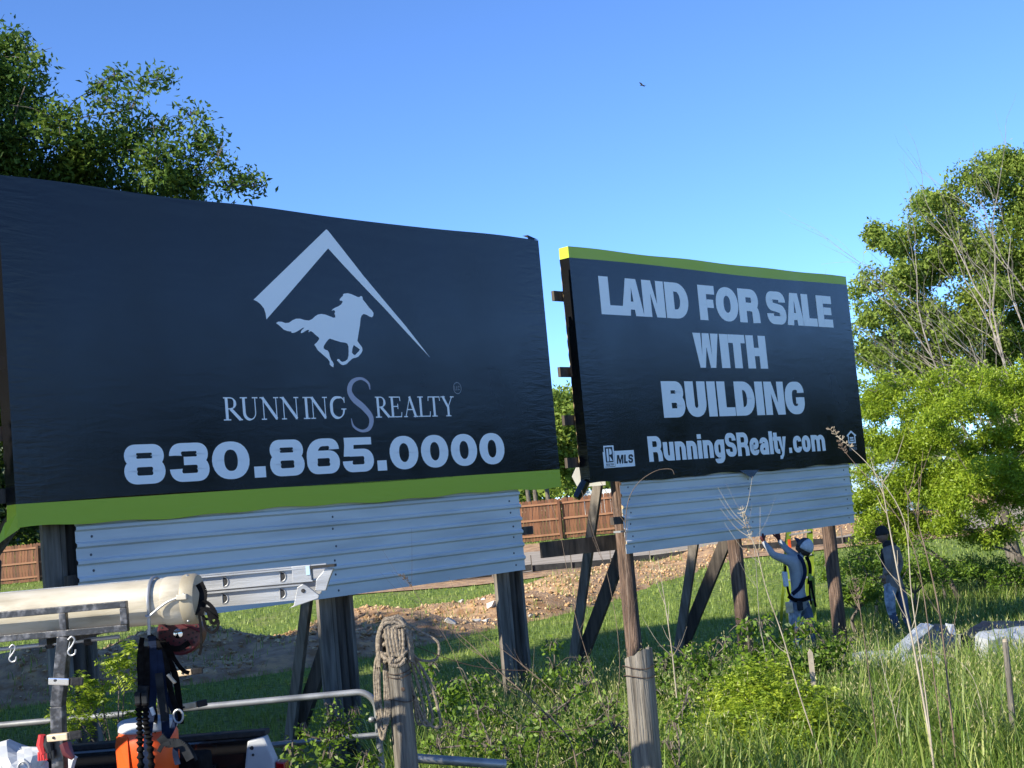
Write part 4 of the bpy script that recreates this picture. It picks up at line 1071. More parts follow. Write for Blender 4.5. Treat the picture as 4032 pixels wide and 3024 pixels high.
weed('leafy_weed', 'leafy green weed tangle in front of the man in the harness', gb(3.15, 14.5), px_clumps([(3040, 2560, 60), (3130, 2500, 50), (3200, 2470, 45), (3260, 2560, 60), (3000, 2470, 45), (2940, 2480, 40), (3180, 2620, 80), (3050, 2660, 80), (3300, 2640, 60), (2950, 2590, 60), (3340, 2540, 40)], 14.6, .8), 61, .07, 900)
weed('leafy_weed', 'dark leafy weeds at the foot of the rightmost post of the left billboard', gb(.9, 16.0), px_clumps([(2180, 2640, 60), (2120, 2720, 70), (2250, 2720, 60), (2180, 2550, 26), (2050, 2790, 60), (2300, 2640, 55)], 15.5, .8), 62, .06, 600)
weed('leafy_weed', 'dark leafy weeds behind the weathered rope post', gb(-.35, 12.0), px_clumps([(1750, 2760, 80), (1850, 2700, 70), (1900, 2800, 80), (1980, 2850, 70), (1780, 2880, 70), (1690, 2640, 45)], 12.2, .8), 63, .055, 900)
weed('leafy_weed', 'pale flowering weed in front of the tubular gate', gb(-1.75, 9.5), px_clumps([(1295, 2810, 16), (1310, 2860, 22), (1340, 2900, 24), (1290, 2920, 26), (1400, 2820, 14), (1375, 2880, 18), (1200, 2890, 14)], 9.45, 1.2), 64, .035, 1500)
weed('leafy_weed', 'leafy weeds growing under the tubular gate', gb(-2.0, 9.4), px_clumps([(1000, 3000, 60), (1150, 2990, 55), (1300, 3000, 60), (1450, 3000, 60)], 9.5, .8), 65, .05, 1400)
weed('leafy_weed', 'broad leafy weeds left of the split grey post', gb(.1, 11.5), px_clumps([(2150, 2920, 90), (2300, 2880, 80), (2250, 2980, 90), (2400, 2790, 60), (2050, 2980, 80)], 11.3, .8), 66, .055, 900)
weed('leafy_weed', 'mixed tall weeds in the bottom centre between the two old posts', gb(-.1, 10.6), px_clumps([(1720, 2950, 60), (1820, 2900, 60), (1930, 2940, 70), (2040, 2900, 60), (2130, 2840, 55), (2230, 2800, 50), (2340, 2940, 70), (2420, 2880, 50), (1880, 2820, 40), (2300, 2720, 40), (2000, 2990, 70)], 10.6, .9), 71, .05, 1100)
weed('leafy_weed', 'leafy weeds hiding the foot of the cracked grey post', gb(.95, 10.2), px_clumps([(2640, 2960, 60), (2660, 2860, 50), (2700, 2780, 45), (2450, 3000, 50), (2600, 3010, 60)], 10.3, .9), 72, .05, 1200)
weed('leafy_weed', 'tall leafy weeds between the cracked post and the middle pole', gb(1.6, 13.5), px_clumps([(2620, 2640, 70), (2720, 2600, 70), (2560, 2740, 80), (2680, 2740, 90), (2800, 2620, 70), (2850, 2550, 50), (2760, 2700, 70)], 13.6, .8), 68, .06, 650)
weed('leafy_weed', 'leafy weeds in front of the vinyl heaps', gb(4.3, 15.0), px_clumps([(3400, 2730, 60), (3540, 2790, 60), (3660, 2780, 60), (3780, 2760, 60), (3900, 2740, 50), (3480, 2840, 80), (3640, 2820, 80), (3800, 2790, 70)], 14.8, .8), 69, .06, 420)
weed('leafy_weed', 'leafy weeds at the lower right corner of the picture', gb(4.2, 12.5), px_clumps([(3800, 2900, 90), (3950, 2850, 90), (3700, 2980, 90), (3880, 3000, 90), (3560, 2950, 80)], 12.4, .8), 67, .055, 800)
# ------------------------------------------------------------------ rubble berm, silt fence, concrete chunks
RIDGE = [(-16, 26.5, 1.0, 3.2), (-10, 27.2, 1.05, 3.4), (-6, 28.8, 1.0, 3.2), (-3.6, 31.2, .80, 2.6), (-.6, 35.6, .72, 2.4), (1.6, 40, .50, 2.2), (5, 46, .36, 2.2), (13, 57, .36, 2.6), (22, 66, .4, 3)]
def berm_h(x, y):
    x = np.asarray(x, float); y = np.asarray(y, float); h = np.zeros_like(x)
    for i in range(len(RIDGE) - 1):
        x0, y0, h0, w0 = RIDGE[i]; x1, y1, h1, w1 = RIDGE[i + 1]
        dx, dy = x1 - x0, y1 - y0; t = np.clip(((x - x0) * dx + (y - y0) * dy) / (dx * dx + dy * dy), 0, 1)
        d = np.hypot(x - x0 - t * dx, y - y0 - t * dy); hh = h0 + (h1 - h0) * t; w = w0 + (w1 - w0) * t
        h = np.maximum(h, hh * np.clip(1 - (d / w) ** 2, 0, 1))
    lump = .62 + .26 * np.sin(x * 1.3 + 1.1 * np.sin(y * .8)) + .22 * np.sin(y * 1.7 + x * .6)
    return h * .8 * np.clip(lump, .25, 1.15)
V = []; F = []
ts = np.linspace(0, 1, 170); ss = np.linspace(-1, 1, 26); L = len(RIDGE) - 1
for t in ts:
    k = min(int(t * L), L - 1); f = t * L - k; a, b = RIDGE[k], RIDGE[k + 1]
    cx, cy, w = a[0] + (b[0] - a[0]) * f, a[1] + (b[1] - a[1]) * f, a[3] + (b[3] - a[3]) * f
    dx, dy = b[0] - a[0], b[1] - a[1]; ln = math.hypot(dx, dy); nx_, ny_ = -dy / ln, dx / ln
    for s in ss:
        x, y = cx + nx_ * s * w * 1.05, cy + ny_ * s * w * 1.05
        V.append((x, y, float(gz(x, y) + berm_h(x, y)) + (-.04 if abs(s) > .97 else .0) + random.uniform(-.03, .03)))
n = len(ss); i = np.arange((len(ts) - 1) * n).reshape(len(ts) - 1, n)[:, :-1].ravel()
berm = mesh_np('dirt_mound', V, np.stack([i, i + 1, i + n + 1, i + n], 1), M['dirt'], smooth_=True); tag(berm, kind='structure')
# loose stones on it
rg = np.random.default_rng(9); NS = 21000
tt = rg.uniform(0, 1, NS) ** 1.25 * L * .93; kk = np.minimum(tt.astype(int), L - 1); ff = tt - kk; RD = np.array(RIDGE)
A_, B_ = RD[kk], RD[kk + 1]; cen = A_ + (B_ - A_) * ff[:, None]; dr = (B_ - A_)[:, :2]; dr /= np.linalg.norm(dr, axis=1, keepdims=True)
off = rg.uniform(-1, 1, NS) * cen[:, 3] * .95
sx = cen[:, 0] - dr[:, 1] * off; sy = cen[:, 1] + dr[:, 0] * off
sz = gz(sx, sy) + berm_h(sx, sy)
size = .010 + .052 * rg.uniform(0, 1, NS) ** 5
base_v = np.array([(1, 0, 0), (-1, 0, 0), (0, 1, 0), (0, -1, 0), (0, 0, 1), (0, 0, -1)], float)
base_f = np.array([(0, 2, 4), (2, 1, 4), (1, 3, 4), (3, 0, 4), (2, 0, 5), (1, 2, 5), (3, 1, 5), (0, 3, 5)])
ang = rg.uniform(0, 6.28, NS); ca, sa = np.cos(ang), np.sin(ang)
loc = base_v[None] * (size[:, None, None] * rg.uniform(.55, 1.5, (NS, 6, 1))) * np.array([1.2, 1, .8])
X = loc[..., 0] * ca[:, None] - loc[..., 1] * sa[:, None] + sx[:, None]; Y = loc[..., 0] * sa[:, None] + loc[..., 1] * ca[:, None] + sy[:, None]
V = np.stack([X, Y, loc[..., 2] + sz[:, None] + size[:, None] * .2], -1).reshape(-1, 3)
F = (np.arange(NS)[:, None, None] * 6 + base_f[None]).reshape(-1, 3)
tag(mesh_np('loose_stones', V, F, M['stone'], None, np.repeat(rg.uniform(0, 1, NS), 6)), kind='stuff')

# weeds and grass creeping up the mound
pick = rg.choice(NS, 5200); gx = sx[pick] + rg.normal(size=5200) * .2; gy = sy[pick] - rg.uniform(0, 1.2, 5200)
keep = (np.sin(gx * 1.9) + np.sin(gy * 1.4 + gx) > .1); gx, gy = gx[keep], gy[keep]
def _reg(n): return np.stack([gx, gy], 1)
V, F, k, P, tips = blades(len(gx), _reg, .22, .018, rg, .9, 2); V = V.reshape(len(gx), k, 3); V[..., 2] += berm_h(gx, gy)[:, None]
tag(mesh_np('mound_weeds', V.reshape(-1, 3), F, M['lawn'], None, np.repeat(rg.uniform(0, 1, len(gx)), k)), kind='stuff')


def chunk(label, px, py, depth, s, seed, mt='concrete'):
    rr = random.Random(seed); p = at(px, py, depth)
    p.z = float(gz(p.x, p.y) + berm_h(p.x, p.y)) + s * .2
    bm = bmesh.new()
    for i in range(14):
        bm.verts.new((rr.uniform(-1, 1) * s, rr.uniform(-.7, .7) * s, rr.uniform(-.4, .5) * s))
    bmesh.ops.convex_hull(bm, input=bm.verts)
    bmesh.ops.delete(bm, geom=[v for v in bm.verts if not v.link_faces], context='VERTS')
    me = bpy.data.meshes.new('concrete_chunk'); bm.to_mesh(me); bm.free(); me.materials.append(M[mt])
    o = link(bpy.data.objects.new('concrete_chunk', me)); o.location = p; o.rotation_euler = (rr.uniform(-.4, .4), rr.uniform(-.4, .4), rr.uniform(0, 3))
    return tag(o, label, 'rubble', 'pale concrete lumps on the mound')
for i, (px, py, d, s, lab) in enumerate([(1930, 2315, 33.5, .20, 'big pale concrete lump on the mound, left of the plank post'), (1890, 2285, 35.5, .16, 'pale concrete lump higher on the mound, near the crest'),
        (1905, 2375, 31.5, .17, 'white block low on the mound beside the grass edge'), (1870, 2385, 31.3, .13, 'small white block at the grass edge, leftmost of the low pair'), (1765, 2418, 30.6, .17, 'pale crumpled lump at the foot of the mound behind the rope post'),
        (1970, 2270, 36, .15, 'concrete lump just left of the post at the crest of the mound'), (2085, 2345, 32.5, .12, 'small white stone in the grass right of the plank post'), (1810, 2300, 35, .12, 'small pale lump on the crest under the ribbed sheet')]):
    chunk(lab, px, py, d, s, 100 + i)

# low black silt fence along the road
sf = empty('silt_fence', gb(1.5, 46.2), 'low black silt fence with thin stakes between the mound and the road', 'fence')
m1 = MB(); 
for k in range(16):
    x = -9 + k * 1.3; y0 = 46.3 + ROADA * x; x2 = x + 1.3; y1 = 46.3 + ROADA * x2
    m1.beam((x - 1.5, y0 - 46.2, gz(x, y0) + .18 - gb(1.5, 46.2)[2] + random.uniform(-.05, .04)), (x2 - 1.5, y1 - 46.2, gz(x2, y1) + .18 - gb(1.5, 46.2)[2] + random.uniform(-.05, .04)), .015, .20)
m1.build('cloth', M['silt'], sf)
for k in range(17):
    x = -9 + k * 1.3; y0 = 46.3 + ROADA * x - .03
    m1 = MB(); m1.box((x - 1.5, y0 - 46.2 - .02, gz(x, y0) + .3 - gb(1.5, 46.2)[2]), (.035, .035, .62)); m1.build('stake', M['timber'], sf)

# ------------------------------------------------------------------ cedar privacy fence
def picket_mesh(w, h, t, nm, m_):
    m1 = MB(); m1.sheet([(-w / 2, 0, 0), (w / 2, 0, 0), (w / 2, 0, h - .05), (w / 2 - .03, 0, h), (-w / 2 + .03, 0, h), (-w / 2, 0, h - .05)], (0, 1, 0), t)
    me = bpy.data.meshes.new(nm); me.from_pydata(m1.v, [], m1.f); me.materials.append(m_)
    bm = bmesh.new(); bm.from_mesh(me); bmesh.ops.recalc_face_normals(bm, faces=bm.faces); bm.to_mesh(me); bm.free()
    return me


def privacy_fence(label, x0, x1, yf, h, post_x):
    root = empty('privacy_fence', ((x0 + x1) / 2, yf((x0 + x1) / 2), float(gz((x0 + x1) / 2, yf((x0 + x1) / 2)))), label, 'fence'); rl = root.location
    mm = [picket_mesh(.142, h, .018, 'picket', M['fence']), picket_mesh(.142, h, .018, 'picket', M['fence2'])]
    x = x0
    while x < x1:
        o = link(bpy.data.objects.new('picket', mm[random.random() < .4]), root)
        z = float(gz(x, yf(x))) + random.uniform(-.015, .02)
        o.location = (x - rl.x, yf(x) - rl.y + random.uniform(0, .006), z - rl.z + .03); o.rotation_euler = (0, random.uniform(-.008, .008), 0)
        x += .152
    for f in (.14, .52, .90):
        xs = [x0 - .1] + list(post_x) + [x1 + .1]
        for a, b in zip(xs[:-1], xs[1:]):
            m1 = MB(); za, zb = gz(a, yf(a)) + h * f - rl.z, gz(b, yf(b)) + h * f - rl.z
            m1.beam((a - rl.x, yf(a) - rl.y - .03, za), (b - rl.x, yf(b) - rl.y - .03, zb), .045, .09); m1.build('rail', M['rail'], root)
    for a in post_x:
        m1 = MB(); m1.box((a - rl.x, yf(a) - rl.y - .09, gz(a, yf(a)) + h * .47 - rl.z), (.11, .12, h * .98)); m1.build('post', M['fence2'], root)
privacy_fence('brown cedar privacy fence at far left beside the dark post', -27.2, -17.0, lambda x: 70 + 0 * x, 1.86, (-26.6, -24.15, -21.45, -18.8))
privacy_fence('brown cedar privacy fence in the gap below the two billboards', -.6, 7.0, lambda x: 65 + 0 * x, 1.86, (1.62, 4.35))

# pale picket fence and things of the yard behind
pf = empty('picket_fence', gb(2.5, 86), 'pale open picket fence in the yard behind the brown fence', 'fence'); pl = pf.location
pm = picket_mesh(.10, 1.15, .02, 'picket', M['palefence'])
for k in range(42):
    o = link(bpy.data.objects.new('picket', pm), pf); x = -1.6 + k * .2; o.location = (x - pl.x, 0, float(gz(x, 86)) - pl.z + .1)
for z in (.35, 1.0):
    m1 = MB(); m1.box((0, .04, z + .1), (8.6, .04, .09)); m1.build('rail', M['palefence'], pf)
for k in range(4):
    m1 = MB(); m1.box((-4 + k * 2.7, .1, .6), (.11, .11, 1.3)); m1.build('post', M['palefence'], pf)

tr_ = empty('utility_trailer', gb(4.9, 83), 'white trailer with a dark opening behind the first pole of the right billboard', 'trailer')
m1 = MB(); m1.box((0, 0, 1.25), (2.6, 1.6, 1.5)); m1.build('body', M['white'], tr_, bevel=.04)
m1 = MB(); m1.box((-.85, -.81, 1.15), (.7, .03, 1.05)); m1.build('door', M['liner'], tr_)
for s in (-1, 1):
    m1 = MB(); m1.lathe((.3 * s, -.82, .33), [(.1, 0), (.32, .02), (.33, .16), (.1, .18)], 16, (0, 1, 0)); m1.build('wheel', M['rubber'], tr_, True)
m1 = MB(); m1.beam((-1.3, 0, .5), (-2.2, 0, .45), .1, .1); m1.build('tow_bar', M['black_steel'], tr_)

sh = empty('blue_shed', gb(15.2, 60), 'light blue shed glimpsed between the right board and the mesquite', 'shed')
M['blue'] = mat('light_blue_siding', (0.30, 0.45, 0.62), (0.38, 0.54, 0.70), 3, .6)
m1 = MB(); m1.box((0, 0, 1.2), (2.0, 2.0, 2.4)); m1.build('wall', M['blue'], sh)
for k in range(10):
    m1 = MB(); m1.box((0, -1.012, .2 + k * .23), (2.0, .02, .19)); m1.build('siding_board', M['blue'], sh)
m1 = MB(); m1.sheet([(-1.2, -1.2, 2.402), (1.2, -1.2, 2.402), (0, -1.2, 3.1)], (0, 1, 0), 2.4); m1.build('roof', M['galv'], sh)

# bird high in the sky
bp = at(2528, 336, 60)
bd = empty('bird', bp, 'small dark bird gliding high in the blue sky', 'bird')
bd.scale = (.62, .62, .62)
M['bird'] = mat('bird_feathers', (.015, .014, .013), (.03, .03, .03), 20, .8)
m1 = MB(); m1.tube([(-.16, 0, 0), (-.08, 0, .01), (.05, 0, .0), (.13, 0, -.02), (.19, 0, -.02)], [.006, .035, .04, .028, .006], 8)
m1.build('body', M['bird'], bd, True)
for s, tip_ in ((-1, (-.22, -.1, .22)), (1, (.20, .25, -.05))):
    m1 = MB(); t_ = Vector(tip_); q = Vector((.02, .01 * s, .01)); m1.add([q + Vector((.06, 0, 0)), q + t_ * .55 + Vector((.07, 0, .02)), q + t_, q + t_ * .5 + Vector((-.05, 0, -.01)), q + Vector((-.07, 0, 0))], [(0, 1, 3, 4), (1, 2, 3)])
    m1.build('wing', M['bird'], bd)
m1 = MB(); m1.add([(.15, .0, -.015), (.28, .05, -.03), (.28, -.05, -.03)], [(0, 1, 2)]); m1.build('tail', M['bird'], bd)

# ------------------------------------------------------------------ gate, posts, rope, wire
gate = empty('farm_gate', gb(-2.4, 9.8), 'galvanised tubular farm gate beside the rope-wrapped post', 'gate'); gl = gate.location
def grel(x, z): return Vector((x, 9.8, z)) - gl
xr, zt = -1.125, 1.435
m1 = MB(); m1.tube([grel(-5.2, zt), grel(-3, zt - .005)] + [grel(xr - .13 + .13 * math.sin(a), zt - .13 + .13 * math.cos(a)) for a in np.linspace(0, math.pi / 2, 9)] + [grel(xr, .9), grel(xr, .42)], .023, 10); m1.build('frame_tube', M['galv'], gate, True)
for z in (1.135, .86, .6, .42):
    m1 = MB(); m1.tube([grel(-5.2, z - .01), grel(xr, z)], .021, 8); m1.build('rail_tube', M['galv'], gate, True)
m1 = MB(); m1.tube([grel(-3.9, zt), grel(-3.9, .42)], .02, 8); m1.build('upright_tube', M['galv'], gate, True)
for s, x in ((1, xr - .06), (-1, xr + .09)):
    m1 = MB(); m1.lathe(grel(x, 1.245) + Vector((0, -.02, 0)), [(.012, 0), (.02, .01), (.02, .03), (.012, .04)], 10, (1, 0, 0)); m1.build('hinge_bolt', M['galv'], gate, True)
m1 = MB(); m1.tube([grel(xr + .01, 1.24), grel(xr + .13, 1.235)], .008, 6); m1.build('hinge_pin', M['galv'], gate)


def old_post(label, pt, pb, r, seed, depth, top_cut):
    a = at(*pt, depth); b = at(*pb, depth); b.z = float(gz(b.x, b.y)) - .3; b.x = a.x + (b.x - a.x) * 1.0
    root = empty('wooden_post', (b.x, b.y, b.z + .3), label, 'post')
    rr = random.Random(seed); n = 26; vs = []; fs = []; rings = 14
    prof = [1 + .05 * math.sin(k * 2.3) + rr.uniform(-.07, .05) - (.14 if rr.random() < .22 else 0) for k in range(n)]
    for i in range(rings + 1):
        t = i / rings; c = b.lerp(a, t) - root.location
        for k in range(n):
            an = 2 * math.pi * k / n; rad = r * prof[k] * (1.06 - .1 * t) * (1 + rr.uniform(-.012, .012))
            z = c.z + (top_cut(an) + rr.uniform(-.012, .012) if i == rings else 0)
            vs.append((c.x + rad * math.cos(an), c.y + rad * math.sin(an), z))
    for i in range(rings):
        for k in range(n):
            fs.append((i * n + k, i * n + (k + 1) % n, (i + 1) * n + (k + 1) % n, (i + 1) * n + k))
    c = a - root.location; vs.append((c.x, c.y, c.z - .015)); 
    for k in range(n):
        fs.append((rings * n + k, rings * n + (k + 1) % n, len(vs) - 1))
    m1 = MB(); m1.add(vs, fs); m1.build('shaft', M['oldpost'], root, True)
    return root, a, b

pA, a1, b1_ = old_post('grey weathered round post with rope looped over its top', (1552, 2475), (1605, 2990), .083, 4, 9.5, lambda an: .02 * math.sin(an))
pB, a2, b2_ = old_post('cracked grey post with slanted top standing in grass, right of the rope post', (2512, 2572), (2532, 3010), .096, 8, 9.3, lambda an: .035 * math.cos(an + .3))
# wire wrapped round the posts
for root, a, b, zs, r in ((pA, a1, b1_, (1.56, 1.585, 1.40), .092), (pB, a2, b2_, (1.50, 1.44), .106)):
    for z in zs:
        t = (z - b.z) / (a.z - b.z); c = b.lerp(a, t) - root.location
        m1 = MB(); m1.tube([(c.x + r * math.cos(q), c.y + r * math.sin(q), c.z + .012 * math.sin(q * 2 + z * 9)) for q in np.linspace(0, 2 * math.pi, 22)], .0035, 5); m1.build('wire_wrap', M['wire'], root)
m1 = MB(); t = .8; c = b1_.lerp(a1, t) - pA.location; m1.lathe((c.x + .03, c.y - .082, c.z), [(.014, 0), (.012, -.004)], 10, (0, 1, 0)); m1.build('knot_hole', M['wire'], pA)

# rope draped over the post top
rp = empty('rope_coil', a1 + Vector((0, 0, -.02)), 'coil of thick grey rope draped over the weathered post', 'rope')
rr = random.Random(12)
def rope(pts, r=.0125, nm='strand'):
    P = curve_pts(pts, 8); m1 = MB(); m1.tube([q for q in P], r, 7); m1.build(nm, M['rope'], rp, True)
    # raised helical lay of the strand
    m2 = MB(); h = []
    for i, q in enumerate(P):
        d = (P[min(i + 1, len(P) - 1)] - P[max(i - 1, 0)]); u, v = frame_of(d if d.length > 1e-6 else (0, 0, 1)); an = i * .9
        h.append(q + (u * math.cos(an) + v * math.sin(an)) * r * .75)
    m2.tube(h, r * .5, 5, False); m2.build(nm, M['rope'], rp, True)
for k in range(6):   # loops over the top
    o = (k - 2.5) * .016 + rr.uniform(-.012, .012); w = .085 + rr.uniform(-.02, .03)
    rope([(-w - .01, -.05 + o, -.16 - rr.uniform(0, .08)), (-w, -.03 + o, -.02), (-.05, -.03 + o, .075 + rr.uniform(-.02, .02)), (.04, -.02 + o, .075 + rr.uniform(-.02, .02)), (w - .01, -.04 + o, -.02), (w, -.05 + o, -.16 - rr.uniform(0, .06))])
for k in range(4):   # bights hanging down the front
    x = -.03 + k * .022
    rope([(x - .02, -.09, .03), (x - .015, -.112, -.05), (x, -.115, -.14 - rr.uniform(0, .03)), (x + .025, -.11, -.10), (x + .03, -.095, .02)])
for k in range(5):   # untidy turns round the head of the post
    z = -.02 - .035 * k; ph = rr.uniform(0, 6); pts = []
    for a in np.linspace(0, 2 * math.pi, 9):
        pts.append(((.098 + .012 * math.sin(a * 2 + ph)) * math.cos(a), (.098 + .012 * math.cos(a * 3 + ph)) * math.sin(a), z + .05 * math.sin(a + ph) + rr.uniform(-.012, .012)))
    rope(pts, .0125)
rope([(-.10, -.07, -.12), (-.05, -.115, -.17), (.02, -.118, -.18), (.07, -.105, -.13), (.10, -.06, -.12)], .015)
rope([(-.01, -.12, -.16), (-.03, -.135, -.20), (.03, -.13, -.21), (.07, -.11, -.17)], .014)
for k in range(3):   # long loops down the left side
    x = -.10 - k * .014
    rope([(-.085, -.03, -.06), (x - .02, -.05, -.25), (x - .025, -.05 + .01 * k, -.50 - .05 * k), (x + .005, -.06, -.60 - .04 * k), (x + .035, -.05, -.45), (-.08, -.05, -.15)], .011)
for k in range(3):   # loops behind to the right
    rope([(.06, .05, -.10), (.12 + .04 * k, .05, -.35), (.15 + .05 * k, .06, -.58 - .03 * k), (.10 + .03 * k, .06, -.62), (.085, .05, -.40), (.06, .05, -.15)], .010)
rope([(.07, .03, .05), (.17, .04, -.02), (.28, .04, -.10), (.26, .04, -.21), (.14, .04, -.20), (.08, .03, -.10)], .009)
# fallen pipe beside the post
pp = empty('fallen_pipe', at(1690, 2975, 9.7), 'pale pipe lying low in the grass between the two old posts', 'pipe')
m1 = MB(); q0 = at(1630, 2985, 9.75) - pp.location; q1 = at(1990, 3010, 9.9) - pp.location; m1.tube([q0, q1], .032, 14); m1.build('tube', M['galv'], pp, True)
for s, q in ((0, q0), (1, q1)):
    m1 = MB(); m1.tube([q + (q1 - q0).normalized() * (.0 if s == 0 else -.02), q + (q1 - q0).normalized() * (.02 if s == 0 else 0)], .035, 14); m1.build('coupling', M['galv'], pp, True)
# single wire strands running from the posts
for lab, aa, bb in (('thin barbed wire strand running right from the rope post', (1640, 2545, 9.5), (2080, 2640, 9.6)), ('lower thin wire strand beside the cracked post', (2075, 2880, 9.4), (2470, 2800, 9.3))):
    A, B = at(*aa), at(*bb); m1 = MB(); m1.tube([A.lerp(B, k / 10) + Vector((0, 0, -.05 * math.sin(math.pi * k / 10))) for k in range(11)], .0025, 4)
    o = m1.build('wire_strand', M['wire']); tag(o, lab, 'wire')

# steel fence stake and survey stake on the right
tp = empty('fence_stake', gb(*at(3985, 2900, 11.0).xy), 'pale round-topped fence stake leaning at the right edge', 'stake'); A = at(3958, 2522, 11.0) - tp.location; B = at(3995, 2960, 11.0) - tp.location; B.z = -.1
m1 = MB(); m1.tube([B, B.lerp(A, .5), A], [.026, .024, .022], 10); m1.build('shaft', M['oldpost'], tp, True)
m1 = MB(); m1.lathe(A, [(.023, -.01), (.021, .008), (.010, .014)], 10); m1.build('cap', M['stalk'], tp, True)
st_ = empty('survey_stake', gb(*at(3195, 2640, 13.2).xy), 'small pale wooden stake in the weeds in front of the man in the harness', 'stake'); A = at(3190, 2570, 13.2) - st_.location
m1 = MB(); m1.box((A.x, A.y, A.z / 2), (.045, .02, A.z)); m1.build('shaft', M['stalk'], st_)
m1 = MB(); m1.sheet([(A.x - .022, A.y - .01, A.z), (A.x + .022, A.y - .01, A.z), (A.x, A.y - .01, A.z + .035)], (0, 1, 0), .02); m1.build('tip', M['stalk'], st_)

# ------------------------------------------------------------------ tall dry stalks
def stalk(label, pts, depth, r, seed, m_='stalk', side=5, head=False, tops=True):
    rr = random.Random(seed)
    P = [at(p[0], p[1], depth + (p[2] if len(p) > 2 else 0)) for p in pts]
    root_p = P[0].copy(); root_p.z = float(gz(P[0].x, P[0].y))
    o = empty('dry_stalk', root_p, label, 'weed stalk')
    P = [root_p] + [q for q in P if q.z > root_p.z + .02]; C = curve_pts(P, 6); n = len(C)
    m1 = MB(); m1.tube([q - root_p for q in C], [.8 * r * (1 - .75 * i / (n - 1)) for i in range(n)], 6); m1.build('stem', M[m_], o, True)
    for k in range(side):
        i = int(n * rr.uniform(.30, .92)); s = C[i]; d = (C[min(i + 1, n - 1)] - C[i - 1]).normalized()
        d2 = (d + Vector((rr.uniform(-1, 1), rr.uniform(-.7, .7), rr.uniform(-.1, .5)))).normalized(); ln = rr.uniform(.12, .4)
        q = curve_pts([s, s + d2 * ln * .5, s + d2 * ln + Vector((0, 0, ln * .25))], 4); m1 = MB(); m1.tube([x - root_p for x in q], [r * .32 * (1 - .7 * j / (len(q) - 1)) for j in range(len(q))], 4); m1.build('twig', M[m_], o)
    if head:
        m1 = MB(); e = C[-1]
        for k in range(34):
            t = rr.uniform(.80, 1.0); s = C[min(n - 1, int(t * (n - 1)))]; d = Vector((rr.gauss(0, 1), rr.gauss(0, 1), rr.uniform(.2, 1.4))).normalized() * rr.uniform(.02, .06)
            m1.tube([s - root_p, s + d * .7 - root_p], [.0016, .0035], 4)
        m1.build('seed_head', M[m_], o)
    return o
stalk('thick pale dry stalk with forked top in front of the man in the hoodie', [(3668, 2950), (3600, 2560), (3560, 2380), (3510, 2120), (3480, 1950), (3470, 1870)], 10.2, .013, 1, side=9)
stalk('dark brown dry stalk right of the thick pale stalk', [(3760, 2950), (3735, 2720), (3700, 2420), (3640, 2150), (3590, 1990), (3560, 1920)], 10.4, .012, 2, 'stalk_dark', 10)
stalk('slanting pale stalk whose tip crosses the lower right corner of the right billboard', [(3600, 2560), (3560, 2420), (3470, 2250, .2), (3590, 2060), (3440, 1850), (3330, 1740), (3258, 1682)][1:] and [(3640, 2700), (3590, 2350), (3560, 2050), (3440, 1855), (3330, 1745), (3258, 1682)], 10.0, .007, 3, side=2, head=True)
stalk('thin brown stalk with a seed head below the housing mark', [(3690, 2760), (3610, 2200), (3480, 1960), (3370, 1830), (3320, 1770), (3298, 1735)], 10.6, .006, 4, 'stalk_dark', 2, True)
stalk('tall stalk left of the man in the harness with feathery grey top', [(3230, 2990), (3150, 2740), (3080, 2500), (3020, 2330), (2980, 2170), (2940, 2080), (2915, 1995)], 11.2, .009, 5, side=7, head=True)
stalk('second thin stalk with curled dry flowers beside the last pole', [(3450, 2900), (3420, 2640), (3395, 2460), (3380, 2360), (3360, 2270)], 11.0, .007, 6, 'stalk_dark', 8, True)
stalk('long dark vine arching over the top of the right ribbed sheet', [(2478, 2960), (2482, 2700), (2475, 2400), (2462, 2150), (2470, 1990), (2510, 1905), (2580, 1855), (2640, 1847), (2655, 1868)], 9.6, .006, 7, 'stalk_dark', 4)
stalk('pale bare stalk left of the middle pole of the right billboard', [(2660, 2700), (2645, 2560), (2615, 2350), (2590, 2200)], 12.5, .011, 8, side=7)
stalk('thin brown stalk crossing the gap between the billboards', [(2440, 2990), (2400, 2840), (2330, 2640), (2260, 2400), (2210, 2120), (2165, 1970)], 10.5, .006, 9, 'stalk_dark', 5)
stalk('thin brown stalk leaning in front of the slanted brace', [(2420, 2900), (2440, 2600), (2400, 2300), (2330, 2080), (2290, 1930)], 11.5, .005, 10, 'stalk_dark', 4)
stalk('thorny dark branch slanting from the rope post to the lower right', [(2260, 2960), (2140, 2800), (1960, 2640), (1810, 2500), (1700, 2430)], 10.2, .009, 11, 'stalk_dark', 9)
stalk('bare thin branch crossing the plank post of the left billboard', [(2290, 2900), (2190, 2740), (2060, 2620), (1900, 2500), (1830, 2430)], 11.0, .006, 12, 'stalk_dark', 6)
stalk('small dry twig rising against the left ribbed sheet', [(1900, 2900), (1780, 2560), (1690, 2420), (1620, 2310), (1575, 2260)], 11.2, .004, 13, 'stalk_dark', 8, True)
stalk('slim pale stalk in the weeds at lower right', [(3560, 3010), (3520, 2800), (3470, 2600), (3450, 2480)], 11.0, .006, 14, side=5)
stalk('short pale stalk by the fence stake', [(3900, 3000), (3870, 2800), (3820, 2650), (3720, 2560)], 11.0, .006, 15, side=4)
stalk('grey feathery dry weed in front of the right ribbed sheet', [(3020, 2620), (2990, 2440), (2975, 2200), (2950, 2080), (2920, 1990)], 13.5, .006, 16, 'deadwood', 8, True)
